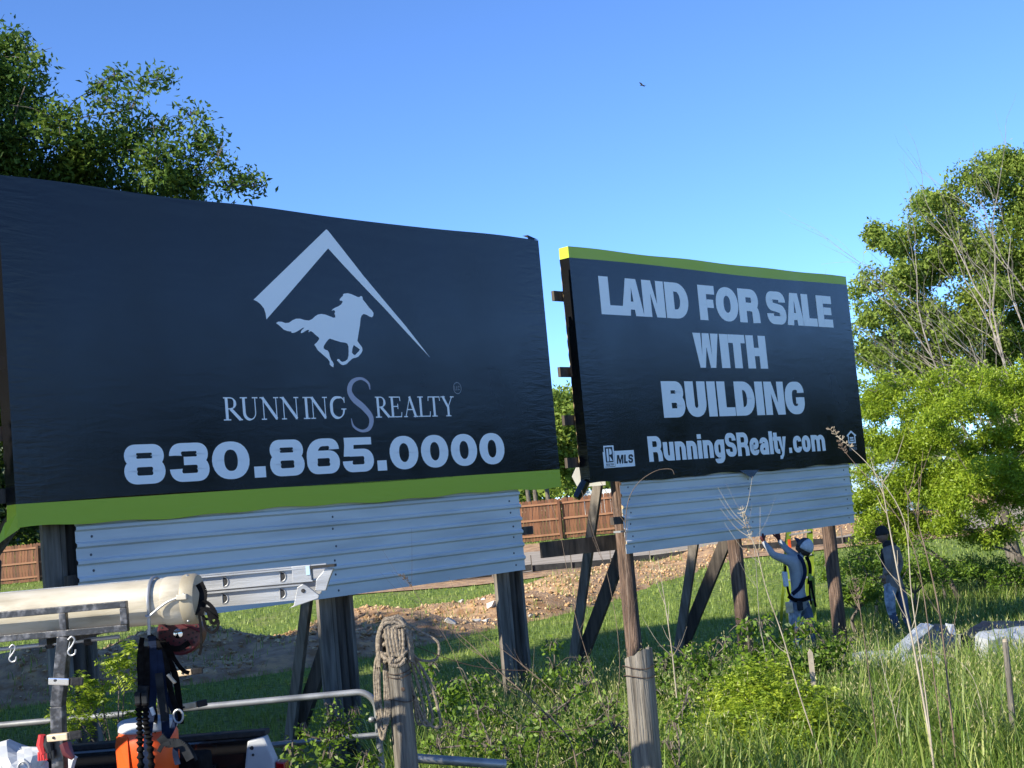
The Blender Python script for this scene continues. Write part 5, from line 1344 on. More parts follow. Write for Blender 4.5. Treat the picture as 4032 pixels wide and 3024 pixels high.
# ------------------------------------------------------------------ work truck with ladder rack (only its bed end is in view)
TY = R(-4.0)
tk0 = Vector((-1.78, 6.85, float(gz(-1.78, 6.85))))
truck = empty('pickup_truck', tk0, 'black pickup truck with a scuffed black steel ladder rack over its bed', 'truck', TY)
_ci, _si = math.cos(-TY), math.sin(-TY)
def tl(px, py, depth):
    """truck-local coordinates of a point seen at (px, py)"""
    v = at(px, py, depth) - tk0; return Vector((v.x * _ci - v.y * _si, v.x * _si + v.y * _ci, v.z))
GZ = tk0.z
YN, YF = 0.0, 1.55                      # near and far bed rails
RAIL = 1.20
# bed: floor, sides, front wall, open tailgate
m1 = MB(); m1.box((-1.0, .78, .72), (2.1, 1.42, .06)); m1.build('bed_floor', M['liner'], truck)
m1 = MB(); m1.box((-1.0, YN, .88), (2.1, .07, .62)); m1.build('bed_side', M['truck'], truck, bevel=.02)
m1 = MB(); m1.box((-1.0, YF, .88), (2.1, .07, .62)); m1.build('bed_side', M['truck'], truck, bevel=.02)
m1 = MB(); m1.box((-2.04, .78, .90), (.06, 1.5, .60)); m1.build('bed_front_wall', M['truck'], truck, bevel=.01)
for y in (YN, YF):
    m1 = MB(); m1.beam((-2.05, y, RAIL + .005), (.06, y, RAIL + .005), .11, .03); m1.build('rail_cap', M['liner'], truck, bevel=.006)
m1 = MB(); m1.box((.38, .78, .70), (.62, 1.38, .06)); m1.build('tailgate', M['truck'], truck, bevel=.02)
m1 = MB(); m1.box((.14, .78, .50), (.16, 1.75, .16)); m1.build('bumper', M['chrome'], truck, bevel=.03)
m1 = MB(); m1.box((-1.0, YF - .06, 1.02), (1.5, .03, .05)); m1.build('bed_ledge', M['grey_web'], truck)
# cab beyond the left edge of the picture
cab = MB(); cab.sheet([(-2.10, -.12, .45), (-2.10, -.12, 1.25), (-2.18, .0, 1.85), (-3.35, .02, 1.88), (-3.95, -.05, 1.28), (-5.0, -.1, 1.15), (-5.15, -.1, .55)], (0, 1, 0), 1.78)
cab.build('cab', M['truck'], truck, bevel=.05)
M['glass'] = mat('tinted_glass', (.01, .012, .014), None, rough=.05, spec=.6)
m1 = MB(); m1.sheet([(-2.35, -.135, 1.28), (-2.38, -.03, 1.74), (-3.2, -.02, 1.76), (-3.65, -.11, 1.28)], (0, -1, 0), .012); m1.build('side_window', M['glass'], truck)
for x in (-1.05, -4.25):
    for y in (-.08, 1.44):
        m1 = MB(); m1.lathe((x, y, .36), [(.14, .02), (.30, 0), (.37, .04), (.38, .13), (.37, .22), (.28, .25)], 28, (0, 1, 0)); w_ = m1.build('wheel', M['rubber'], truck, True)
        m1 = MB(); m1.lathe((x, y - .01, .36), [(.05, -.005), (.22, .0), (.24, .03), (.24, .20)], 20, (0, 1, 0)); m1.build('rim', M['alu'], w_, True)
# tail lamp on the far rear pillar
tlp = MB(); tlp.sheet([(-.045, YF - .08, .70), (-.075, YF - .08, 1.00), (-.045, YF - .08, 1.17), (.055, YF - .08, 1.19), (.105, YF - .08, 1.05), (.10, YF - .08, .70)], (0, 1, 0), .10)
lamp = tlp.build('tail_lamp', M['housing'], truck, bevel=.012)
m1 = MB(); m1.sheet([(.105, YF - .07, .70), (.110, YF - .07, 1.04), (.165, YF - .07, 1.03), (.165, YF - .07, .70)], (0, 1, 0), .10); m1.build('lens', M['lens_red'], lamp, bevel=.008)
for dx, dz, r_ in ((.02, .98, .021), (-.02, 1.13, .012), (-.015, 1.09, .008), (.06, .87, .009)):
    m1 = MB(); m1.lathe((dx, YF - .082, dz), [(r_, 0), (r_ * .8, -.008)], 12, (0, 1, 0)); m1.build('screw', M['liner'], lamp)
m1 = MB(); m1.lathe((.02, YN - .04, 1.0), [(.02, 0), (.02, -.01)], 10, (0, 1, 0)); m1.build('stake_bolt', M['galv'], truck)

# rack: near and far side frames, uprights, cross bars
XE = tl(488, 2385, 6.82).x
z_t, z_b = tl(300, 2398, 6.82).z, tl(300, 2492, 6.82).z
XU = tl(237, 2560, 6.82).x
for y, side in ((0.0, 'near'), (1.55, 'far')):
    zt_, zb_ = z_t, z_b
    for z in (zt_, zb_):
        m1 = MB(); m1.beam((-3.2, y, z), (XE, y, z), .038, .032); m1.build('rack_rail', M['black_steel'], truck, bevel=.003)
    for x in (XE - .016, XU, -2.2, -3.0):
        m1 = MB(); m1.beam((x, y + .001, zb_ + .0165), (x, y + .001, zt_ - .0165), .036, .034, (1, 0, 0)); m1.build('rack_post', M['black_steel'], truck, bevel=.003)
    for x in (XU, -2.2):
        kx = x - .055; zk = zb_ - .345
        m1 = MB(); m1.beam((x, y + .002, zb_ - .017), (kx, y + .002, zk), .058, .058, (0, 1, 0)); m1.build('rack_leg', M['black_steel'], truck, bevel=.004)
        m1 = MB(); m1.beam((kx, y + .002, zk - .001), (kx - .012, y + .002, RAIL + .02), .060, .060, (0, 1, 0)); m1.build('rack_leg', M['black_steel'], truck, bevel=.004)
        m1 = MB(); m1.box((kx - .012, y + .002, RAIL + .028), (.14, .10, .012)); m1.build('foot_plate', M['black_steel'], truck)
for x in (XE - .35, XU - .12, -1.9, -2.9):
    m1 = MB(); m1.beam((x, .02, z_b - .035), (x, 1.53, z_b - .035), .04, .035); m1.build('cross_bar', M['black_steel'], truck)
# spring clips on the near and far uprights
def clip(px, py, depth, L, name, m_, tilt=0.0, parent=truck):
    c = tl(px, py, depth); m1 = MB()
    m1.beam(c, c + Vector((L, -.01, L * tilt)), .036, .034); o = m1.build(name, m_, parent, bevel=.006)
    m1 = MB(); m1.beam(c + Vector((L, -.01, L * tilt)), c + Vector((L + .055, .01, (L + .055) * tilt)), .04, .036); m1.build('clip_grip', M['liner'], o, bevel=.006)
    m1 = MB(); m1.lathe(c + Vector((.035, -.022, .002)), [(.007, 0), (.006, -.006)], 8, (0, 1, 0)); m1.build('rivet', M['liner'], o)
clip(196, 2681, 6.77, .105, 'spring_clip', M['chrome'], -.10)
clip(190, 2906, 6.77, .105, 'spring_clip', M['tan_clip'], .03)
clip(700, 2652, 8.25, .09, 'spring_clip', M['tan_clip'], .05)
clip(705, 2786, 8.25, .11, 'spring_clip', M['tan_clip'], .10)

TP = {'rotz': TY}
def tthing(name, label, cat, p, group=None):
    """a thing carried by the truck, placed at truck-local p"""
    w = tk0 + Matrix.Rotation(TY, 3, 'Z') @ Vector(p)
    return empty(name, w, label, cat, TY, group)

# big PVC tube
r_t = .112; ty_ = .20
zt0 = tl(400, 2400, 7.05).z + .012
tube_end = tl(772, 2360, 7.02).x
tb = tthing('pvc_tube', 'long cream PVC tube with cap lying along the near side of the rack', 'tube', (tube_end, ty_, zt0))
m1 = MB(); m1.tube([(-3.4, 0, 0), (-1.5, 0, 0), (-.4, 0, 0), (-.05, 0, 0)], r_t, 36); m1.build('barrel', M['pvc'], tb, True)
m1 = MB(); m1.lathe((-.155, 0, 0), [(r_t + .006, 0), (r_t + .008, .01), (r_t + .008, .10), (r_t + .001, .11)], 36, (1, 0, 0)); m1.build('sleeve', M['pvc'], tb, True)
m1 = MB(); m1.lathe((-.055, 0, 0), [(r_t + .011, 0), (r_t + .013, .006), (r_t + .013, .05), (r_t + .004, .066), (.0, .068)], 36, (1, 0, 0)); m1.build('end_cap', M['pvc_cap'], tb, True)
for a in (1.9, 2.9, 4.1):
    m1 = MB(); m1.lathe((-.03, math.cos(a) * (r_t + .012), math.sin(a) * (r_t + .012)), [(.008, 0), (.006, .006)], 8, (0, math.cos(a), math.sin(a))); m1.build('screw', M['galv'], tb)
wb = tthing('hold_down_wire', 'bent wire loop holding the cream tube to the rack', 'wire', (tube_end - .21, ty_, zt0))
m1 = MB(); m1.tube([(0, math.cos(a) * (r_t + .012), math.sin(a) * (r_t + .012)) for a in np.linspace(R(-10), R(200), 24)] + [(-.005, -.118, -.15)], .0085, 8); m1.build('rod', M['galv'], wb, True)
m1 = MB(); m1.tube(curve_pts([(-.012, -.130, -.055), (.005, -.135, -.06), (.05, -.135, -.03), (.10, -.134, 0), (.155, -.132, .018)], 6), .006, 8); m1.build('hook', M['galv'], wb, True)
m1 = MB(); m1.box((.175, -.132, .02), (.05, .03, .026)); m1.build('toggle', M['pvc'], wb, bevel=.004)
# black strap bundle tied round the cap
sb = tthing('black_strap', 'black strap knotted over the tube cap with loose hanging end', 'strap', (tube_end + .03, ty_ - .03, zt0))
def strap(parent, pts, w, m_, nm='strap_band', t=.003, up=(0, 1, 0)):
    P = curve_pts(pts, 6); m1 = MB()
    for q0, q1 in zip(P[:-1], P[1:]):
        if (q1 - q0).length > 1e-5: m1.beam(q0, q1 + (q1 - q0) * .04, w, t, up)
    return m1.build(nm, m_, parent)
strap(sb, [(.0, -.02, .075), (.02, -.03, .03), (.015, -.05, -.03), (.0, -.06, -.08)], .04, M['black_web'])
strap(sb, [(.0, -.05, -.02), (.04, -.05, -.02), (.075, -.05, -.06), (.085, -.05, -.11), (.06, -.05, -.125), (.045, -.05, -.07)], .018, M['black_web'])
strap(sb, [(.01, -.06, -.04), (.05, -.06, -.07), (.095, -.06, -.12), (.07, -.06, -.165), (.035, -.06, -.15), (.02, -.06, -.09)], .014, M['black_web'])
strap(sb, [(.0, -.06, -.07), (.005, -.06, -.14), (.0, -.06, -.23), (-.012, -.06, -.27)], .012, M['black_web'])
for k in range(3):
    strap(sb, [(.0, -.05, -.03 - .01 * k), (.03 + .01 * k, -.055, -.05), (.06 + .015 * k, -.05, -.09), (.03, -.05, -.10), (.005, -.05, -.06)], .012, M['black_web'])

# aluminium extension ladder lying on the rack
lad_x = tl(1255, 2340, 7.45).x
ld = tthing('extension_ladder', 'aluminium extension ladder on the rack beyond the cream tube', 'ladder', (lad_x, .52, z_b + .03))
def d_ring(parent, x, y, z, s=1.05):
    m1 = MB(); pts = [(x + .021 * s * math.sin(a), y, z + .024 * s * math.cos(a)) for a in np.linspace(0, math.pi, 9)]
    pts = pts + [(x - .008 * s, y, z - .024 * s), (x - .008 * s, y, z + .024 * s), pts[0]]
    m1.tube(pts, .0035, 6); m1.build('rung_collar', M['alu'], parent, True)
    m1 = MB(); m1.sheet([(p[0], y + .002, p[2]) for p in pts[:-1]], (0, -1, 0), .0012); m1.build('rung_end', M['liner'], parent)
for nm, z, xe, yy, h in (('base_rail', .045, -.05, 0, .080), ('fly_rail', .130, .0, .03, .076)):
    for far in (0, .42):
        m1 = MB(); y_ = yy + far - (.0 if not far else .06 if nm == 'fly_rail' else 0)
        m1.box(((-3.0 + xe) / 2, y_, z), (3.0 + xe, .006, h)); 
        for s in (-1, 1):
            m1.box(((-3.0 + xe) / 2, y_ - .012, z + s * (h / 2 - .004)), (3.0 + xe, .030, .007))
        rl_ = m1.build(nm, M['alu'], ld)
        if not far:
            for k in range(9):
                d_ring(rl_, xe - .115 - k * .305 + (.0 if nm == 'base_rail' else -.05), y_ - .005, z)
for k in range(9):
    m1 = MB(); m1.tube([(-.165 - k * .305, 0, .045), (-.165 - k * .305, .42, .045)], .017, 8); m1.build('rung', M['alu'], ld, True)
m1 = MB(); m1.sheet([(-.10, -.03, -.02), (-.075, -.03, .07), (-.045, -.03, .085), (-.02, -.03, .07), (.035, -.03, .02), (.03, -.03, .005), (-.13, -.03, -.035)], (0, 1, 0), .02); m1.build('ladder_shoe', M['alu'], ld, bevel=.003)
m1 = MB(); m1.lathe((-.045, -.032, .05), [(.011, 0), (.009, -.004)], 10, (0, 1, 0)); m1.build('shoe_bolt', M['liner'], ld)
m1 = MB(); m1.sheet([(.01, .0, .04), (.02, 0, .10), (.075, 0, .155), (.115, 0, .15), (.09, 0, .10), (.065, 0, .04)], (0, 1, 0), .03); m1.build('ladder_shoe', M['alu'], ld, bevel=.003)
m1 = MB(); m1.box((.06, .01, .165), (.13, .06, .014)); m1.build('shoe_pad', M['rubber'], ld)
m1 = MB(); m1.box((-.055, .012, .135), (.10, .012, .086)); m1.build('end_plate', M['alu'], ld, bevel=.003)
m1 = MB(); m1.box((-.02, .004, .15), (.02, .006, .045)); m1.build('blue_sticker', M['blue'], ld)

# poles lying under the tube
pl_ = tthing('extension_pole', 'silver and black extension poles lying under the tube', 'pole', (XE - .35, .28, z_b - .05))
m1 = MB(); m1.tube([(-2.6, 0, -.03), (-.9, 0, -.028)], .014, 10); m1.build('handle', M['black_steel'], pl_, True)
m1 = MB(); m1.tube([(-.9, 0, -.028), (.0, 0, -.012), (.2, 0, -.008)], .011, 10); m1.build('shaft', M['alu'], pl_, True)
for x in (-.62, -.18, .02):
    m1 = MB(); m1.tube([(x, 0, -.021), (x + .035, 0, -.02)], .018, 10); m1.build('lock_collar', M['liner'], pl_, True)
# maroon perforated drum with chrome hub
dr = tthing('wire_drum', 'dark maroon perforated drum with chrome hub below the tube end', 'drum', tuple(tl(705, 2490, 7.75)))
m1 = MB(); m1.lathe((0, 0, 0), [(.115, 0), (.125, .01), (.125, .10), (.115, .11), (.03, .112)], 28, (0, 1, 0)); m1.build('shell', M['maroon'], dr, True)
m1 = MB(); m1.lathe((0, 0, -.005), [(.026, .02), (.030, 0), (.026, -.02), (.012, -.026)], 18, (0, 1, 0)); m1.build('hub', M['chrome'], dr, True)
hm = None
for rr_, n_ in ((.055, 10), (.078, 16), (.100, 20)):
    for k in range(n_):
        a = 2 * math.pi * (k + rr_ * 9) / n_
        if hm is None:
            m1 = MB(); m1.lathe((0, 0, 0), [(.006, 0), (.006, -.001)], 6, (0, 1, 0)); o = hm = m1.build('hole', M['liner'], dr)
        else:
            o = hm.copy(); link(o, dr)
        o.location = (rr_ * math.cos(a), -.0025, rr_ * math.sin(a))
m1 = MB(); m1.tube([(.02, -.01, .05), (.10, -.01, .01), (.13, -.01, -.01)], .008, 6); m1.build('crank_arm', M['maroon'], dr, True)
# S hooks
def s_hook(label, px, py, depth, s):
    h = tthing('steel_hook', label, 'hook', tuple(tl(px, py, depth)))
    m1 = MB(); m1.tube(curve_pts([(-.012 * s, 0, .012 * s), (.004 * s, 0, .024 * s), (.016 * s, 0, .010 * s), (.004 * s, 0, -.012 * s), (-.016 * s, 0, -.036 * s), (-.006 * s, 0, -.052 * s), (.012 * s, 0, -.048 * s), (.018 * s, 0, -.030 * s)], 6), .0038 * s, 7); m1.build('bent_rod', M['galv'], h, True)
    m1 = MB(); m1.tube([(-.014 * s, 0, -.026 * s), (-.005 * s, 0, .004 * s)], .0022 * s, 5); m1.build('latch', M['galv'], h)
s_hook('silver S hook hanging beside the near rack upright', 280, 2530, 6.80, 1.15)
s_hook('curled steel hook hanging under the rack at the left edge', 48, 2560, 6.80, 1.05)

# safety harness hanging from the rack
hn = tthing('safety_harness', 'navy and black safety harness straps hanging from the rear of the rack', 'harness', (XE - .02, .75, z_b - .05)); hl = hn.matrix_basis.inverted()
def hp(px, py, d=7.55): return hl @ at(px, py, d)
strap(hn, [hp(598, 2505), hp(605, 2620), hp(600, 2760), hp(585, 2880), hp(570, 3060)], .042, M['navy_web'], t=.004)
strap(hn, [hp(622, 2560), hp(640, 2700), hp(650, 2830), hp(655, 2930)], .044, M['navy_web'], t=.004)
strap(hn, [hp(625, 2650, 7.5), hp(635, 2740, 7.5), hp(645, 2800, 7.5), hp(648, 2838, 7.5)], .040, M['grey_web'], 'chest_pad', t=.008)
strap(hn, [hp(555, 2540), hp(556, 2640), hp(553, 2740), hp(556, 2800)], .030, M['black_web'], t=.006)
strap(hn, [hp(575, 2545), hp(578, 2660), hp(574, 2760), hp(568, 2790)], .034, M['black_web'], t=.006)
strap(hn, [hp(612, 2520), hp(650, 2600), hp(668, 2700), hp(690, 2780), hp(700, 2800)], .030, M['black_web'], t=.005)
strap(hn, [hp(630, 2900, 7.45), hp(655, 2925, 7.45), hp(690, 2925, 7.45), hp(720, 2938, 7.45), hp(750, 2990, 7.45)], .045, M['grey_web'], 'leg_pad', t=.012)
strap(hn, [hp(700, 2925, 7.5), hp(690, 2960, 7.5), hp(700, 3010, 7.5)], .03, M['navy_web'], t=.006)
strap(hn, [hp(625, 2960, 7.4), hp(640, 2935, 7.4), hp(670, 2925, 7.4)], .02, M['grey_web'], 'leg_pad', t=.01)
for a_, w_, m_, d_ in (([(560, 2510), (548, 2600), (552, 2690), (545, 2760)], .026, 'black_web', 7.6), ([(640, 2520), (662, 2590), (690, 2660), (705, 2760), (712, 2850)], .034, 'black_web', 7.7),
                      ([(655, 2530), (690, 2600), (722, 2640), (745, 2650)], .022, 'black_web', 7.75), ([(600, 2560), (585, 2660), (592, 2740), (610, 2820), (600, 2900)], .030, 'black_web', 7.62),
                      ([(640, 2700), (665, 2760), (690, 2830), (668, 2890), (640, 2930)], .026, 'navy_web', 7.6), ([(585, 2500), (640, 2540), (700, 2555), (745, 2530)], .03, 'black_web', 7.7)):
    strap(hn, [hp(x_, y_, d_) for x_, y_ in a_], w_, M[m_], t=.005)
strap(hn, [hp(566, 2700, 7.48), hp(560, 2745, 7.48), hp(566, 2785, 7.48)], .05, M['grey_web'], 'shock_pouch', t=.03)
m1 = MB(); c = hp(702, 2820, 7.5); m1.tube([c + Vector((.026 * math.sin(a), 0, .034 * math.cos(a))) for a in np.linspace(0, 2 * math.pi, 16)], .006, 7); m1.build('steel_ring', M['galv'], hn, True)
m1 = MB(); m1.beam(hp(660, 2655, 7.5), hp(690, 2690, 7.5), .03, .012); m1.build('buckle', M['tan_clip'], hn, bevel=.003)
m1 = MB(); m1.beam(hp(595, 2785, 7.45), hp(606, 2815, 7.45), .018, .016); m1.build('buckle', M['lid'], hn)
# two elastic lanyards with gathered sleeves
for lab, pts in (('gathered black elastic lanyard hanging left of the harness', [(545, 2770), (550, 2850), (552, 2930), (556, 3060)]), ('gathered black elastic lanyard hanging against the navy strap', [(572, 2770), (575, 2850), (590, 2930), (600, 3060)])):
    ly = tthing('elastic_lanyard', lab, 'lanyard', tuple(tl(pts[0][0], pts[0][1], 7.45))); li = ly.matrix_basis.inverted()
    P = curve_pts([li @ at(p_[0], p_[1], 7.45) for p_ in pts], 14); m1 = MB(); m1.tube(P, [.016 + .006 * math.sin(i * 1.9) + random.uniform(-.002, .002) for i in range(len(P))], 9); m1.build('sleeve', M['black_web'], ly, True)
    m1 = MB(); m1.beam(P[0] + Vector((0, 0, .06)), P[0], .03, .03); m1.build('end_fitting', M['grey_web'], ly, bevel=.006)

# orange drinks cooler in the bed
cl_ = tthing('drinks_cooler', 'orange drinks cooler with white lid standing in the truck bed', 'cooler', tuple(tl(595, 3060, 7.75))); ci = cl_.matrix_basis.inverted()
zc = (ci @ at(595, 2872, 7.75)).z
M1 = MB(); M1.lathe((0, 0, zc - .42), [(.135, 0), (.145, .02), (.148, .10), (.150, .24), (.158, .25), (.160, .40), (.150, .42)], 32); M1.build('tub', M['orange'], cl_, True)
m1 = MB(); m1.lathe((0, 0, zc), [(.150, 0), (.158, .008), (.158, .045), (.145, .058), (.06, .062)], 32); m1.build('lid', M['lid'], cl_, True)
for k in range(16):
    a = math.pi + (k - 7.5) * .13; m1 = MB(); m1.beam((.146 * math.sin(a), .146 * math.cos(a), zc - .40), (.149 * math.sin(a), .149 * math.cos(a), zc - .20), .008, .008); m1.build('rib', M['orange'], cl_)
m1 = MB(); m1.sheet([(-.152, -.06, zc - .21), (-.158, -.06, zc - .06), (-.14, -.08, zc - .01), (-.06, -.135, zc - .01), (-.055, -.145, zc - .21)], (0, -1, 0), .022); m1.build('front_panel', M['orange'], cl_, bevel=.006)
m1 = MB(); m1.tube(curve_pts([(.0, -.16, zc - .09), (.02, -.19, zc - .085), (.05, -.185, zc - .075), (.06, -.15, zc - .075)], 5), .009, 8); m1.build('handle', M['lid'], cl_, True)

tbag = tthing('tool_bag', 'black tool bag lying open in the truck bed right of the cooler', 'bag', tuple(tl(740, 3040, 7.9)))
m1 = MB(); m1.box((0, 0, .02), (.22, .26, .16)); m1.build('pouch', M['black_web'], tbag, bevel=.03)
m1 = MB(); m1.tube(curve_pts([(-.09, -.12, .08), (-.05, -.14, .17), (.05, -.14, .17), (.09, -.12, .08)], 5), .010, 7); m1.build('handle', M['grey_web'], tbag, True)
m1 = MB(); m1.tube([(-.03, -.05, .08), (-.05, -.06, .22)], [.012, .010], 8); m1.build('tool_grip', M['red'], tbag, True)
# odds and ends in the bed
bg = tthing('white_bag', 'crumpled white and blue plastic bag at the lower left corner', 'bag', tuple(tl(70, 3040, 7.2)))
rr = random.Random(3); bm = bmesh.new(); bmesh.ops.create_icosphere(bm, subdivisions=3, radius=1)
for v in bm.verts:
    k = 1 + .22 * math.sin(v.co.x * 5 + v.co.z * 4) + rr.uniform(-.10, .10); v.co = Vector((v.co.x * .17 * k, v.co.y * .12 * k, v.co.z * .13 * k + .02))
me = bpy.data.meshes.new('sack'); bm.to_mesh(me); bm.free(); me.materials.append(M['lid']); link(bpy.data.objects.new('sack', me), bg)
m1 = MB(); m1.sheet([(-.16, -.13, .06), (-.06, -.135, .09), (-.03, -.14, -.01), (-.14, -.14, -.03)], (0, -1, 0), .004); m1.build('label_patch', M['white'], bg)
m1 = MB(); m1.tube([(.09 + .03 * math.sin(a), -.13, .03 + .04 * math.cos(a)) for a in np.linspace(-1.6, 2.4, 14)], .006, 6); m1.build('handle', M['galv'], bg, True)
bx_ = tthing('white_box', 'small white carton just right of the near rack upright', 'box', tuple(tl(262, 3010, 7.1)))
m1 = MB(); m1.box((0, 0, 0), (.07, .05, .09), Matrix.Rotation(.35, 3, 'Y')); m1.build('carton', M['white'], bx_, bevel=.003)
m1 = MB(); m1.box((.02, 0, .045), (.07, .05, .006), Matrix.Rotation(.6, 3, 'Y')); m1.build('flap', M['white'], bx_)
gv = tthing('work_gloves', 'red and grey work gloves tucked behind the lower clip of the rack', 'gloves', tuple(tl(178, 2930, 6.85)))
for dx, m_, s in ((-.012, 'red', 1), (.022, 'grey_web', .9)):
    m1 = MB(); m1.tube([(dx, 0, .045 * s), (dx - .008, 0, .0), (dx, 0, -.045 * s)], [.018, .024, .016], 8); g_ = m1.build('palm', M[m_], gv, True)
    for k in range(4):
        m1 = MB(); m1.tube([(dx - .018 + k * .011, -.005, -.035 * s), (dx - .020 + k * .013, -.008, -.075 * s)], [.0075, .006], 6); m1.build('finger', M[m_], g_, True)
m1 = MB(); m1.tube([(.085, .03, -.01), (.10, .02, -.05), (.125, .02, -.08)], [.03, .028, .012], 8); m1.build('palm', M['maroon'], gv, True)
# ------------------------------------------------------------------ people
for nm, a, b, sc, rg_ in (('skin', (.20, .115, .08), (.24, .14, .10), 12, .5), ('shirt_blue', (.25, .265, .29), (.34, .355, .375), 6, .85), ('denim_lit', (.10, .125, .17), (.40, .44, .50), 9, .85), ('denim_shaded', (.035, .05, .085), (.10, .13, .20), 9, .85),  # two copies of the jeans cloth: light for sunlit parts, dark for shaded
                         ('hoodie', (.14, .12, .108), (.21, .185, .17), 8, .9), ('beanie', (.010, .010, .011), (.02, .02, .022), 20, .95), ('glove_red', (.055, .008, .010), (.10, .02, .02), 12, .8), ('hair', (.02, .013, .009), (.05, .032, .022), 30, .8),
                         ('cap_white', (.42, .43, .46), (.52, .53, .56), 40, .8), ('cap_blue', (.018, .028, .05), (.035, .05, .08), 10, .8), ('boot', (.03, .02, .014), (.06, .042, .03), 10, .7), ('hivis', (.13, .20, .012), (.20, .28, .02), 5, .6)):
    M[nm] = mat(nm + '_cloth' if nm not in ('skin', 'hair') else 'person_' + nm, a, b, sc, rg_, .6, sc * 2)


def skin_body(name, bones, mats, parent, finger_sets, head, subsurf=2):
    """bones: list of chains [(point, radius, material)], first point of each chain reuses an existing key; one continuous mesh"""
    verts = []; rad = []; vm = []; edges = []; key = {}
    def vid(k, p, r, m_):
        if k in key: return key[k]
        key[k] = len(verts); verts.append(Vector(p)); rad.append(r); vm.append(m_); return key[k]
    for chain in bones:
        prev = None
        for (k, p, r, m_) in chain:
            i = vid(k, p, r, m_)
            if prev is not None: edges.append((prev, i, m_))
            prev = i
    me = bpy.data.meshes.new(name + '_skeleton'); me.from_pydata([tuple(v) for v in verts], [(a, b) for a, b, _ in edges], [])
    ob = bpy.data.objects.new(name, me); COL.objects.link(ob)
    sk = ob.modifiers.new('skin', 'SKIN'); sk.use_smooth_shade = True; sk.branch_smoothing = .4
    lay = me.skin_vertices[0] if me.skin_vertices else None
    for i, r in enumerate(rad):
        rr_ = r if hasattr(r, '__len__') else (r, r)
        me.skin_vertices[0].data[i].radius = rr_
        me.skin_vertices[0].data[i].use_root = (i == 0)
    ss = ob.modifiers.new('sub', 'SUBSURF'); ss.levels = subsurf; ss.render_levels = subsurf
    dg = bpy.context.evaluated_depsgraph_get(); dg.update()
    new = bpy.data.meshes.new_from_object(ob.evaluated_get(dg))
    bpy.data.objects.remove(ob); 
    names = []
    for m_ in mats: new.materials.append(M[m_]); names.append(m_)
    # material of a face: that of the nearest bone
    segs = [(verts[a], verts[b], m_, (rad[b] if not hasattr(rad[b], '__len__') else max(rad[b]))) for a, b, m_ in edges]
    for pg in new.polygons:
        c = pg.center; best = None
        for a, b, m_, r in segs:
            ab = b - a; t = max(0, min(1, (c - a).dot(ab) / max(ab.length_squared, 1e-9))); d = (c - (a + ab * t)).length / max(r, .02)
            if best is None or d < best[0]: best = (d, m_)
        pg.material_index = names.index(best[1])
    # fingers and head are joined into the same mesh
    extra = MB()
    for fs, m_ in finger_sets:
        extra.cur = names.index(m_)
        for pts, r in fs: extra.tube(pts, r, 7)
    hv = head(extra, names)
    bm = bmesh.new(); bm.from_mesh(new)
    off = [bm.verts.new(v) for v in extra.v]
    for f, mi in zip(extra.f, extra.mi):
        try:
            fc = bm.faces.new([off[i] for i in f]); fc.material_index = mi; fc.smooth = True
        except ValueError: pass
    bmesh.ops.recalc_face_normals(bm, faces=bm.faces)
    bm.to_mesh(new); bm.free()
    new.polygons.foreach_set('use_smooth', np.ones(len(new.polygons), bool))
    o = bpy.data.objects.new(name, new); link(o, parent)
    return o


def head_mesh(c, face, up, s=.118, mi_skin=0, hair=None):
    """returns a function that adds a head (with nose, brow, chin, ears) centred at c looking along face"""
    def f(mb, names):
        F_ = Vector(face).normalized(); U_ = Vector(up); S_ = F_.cross(U_).normalized(); U_ = S_.cross(F_).normalized()
        mb.cur = names.index('skin'); n, m_ = 18, 12; vs = []; fs = []
        for j in range(m_ + 1):
            th = math.pi * j / m_
            for k in range(n):
                ph = 2 * math.pi * k / n
                x, y, z = math.sin(th) * math.cos(ph), math.sin(th) * math.sin(ph), math.cos(th)   # x forward, y side, z up
                fx, sy_, uz = x * .98, y * .74, z * 1.16
                if z < -.2: sy_ *= 1 - .35 * (-z - .2); fx *= 1 - .12 * (-z - .2)
                if x > .6:
                    if abs(y) < .22 and -.40 < z < .12: fx += .20 * (1 - abs(y) / .22) * (1 - abs(z + .18) / .30 if abs(z + .18) < .30 else 0)   # nose
                    if .10 < z < .28 and .18 < abs(y) < .5: fx -= .07                                                                             # eye sockets
                    if z < -.62: fx += .05                                                                                                        # chin
                vs.append(Vector(c) + (F_ * fx + S_ * sy_ + U_ * uz) * s)
        for j in range(m_):
            for k in range(n): fs.append((j * n + k, j * n + (k + 1) % n, (j + 1) * n + (k + 1) % n, (j + 1) * n + k))
        mb.add(vs, fs)
        for sd in (-1, 1):   # ears
            e = Vector(c) + S_ * sd * s * .74 - F_ * s * .08 - U_ * s * .05
            mb.tube([e + U_ * s * .2, e + S_ * sd * s * .10 + U_ * s * .12, e + S_ * sd * s * .08 - U_ * s * .12, e - U_ * s * .2], [s * .05, s * .11, s * .09, s * .04], 6)
        if hair:
            mb.cur = names.index('hair')
    return f


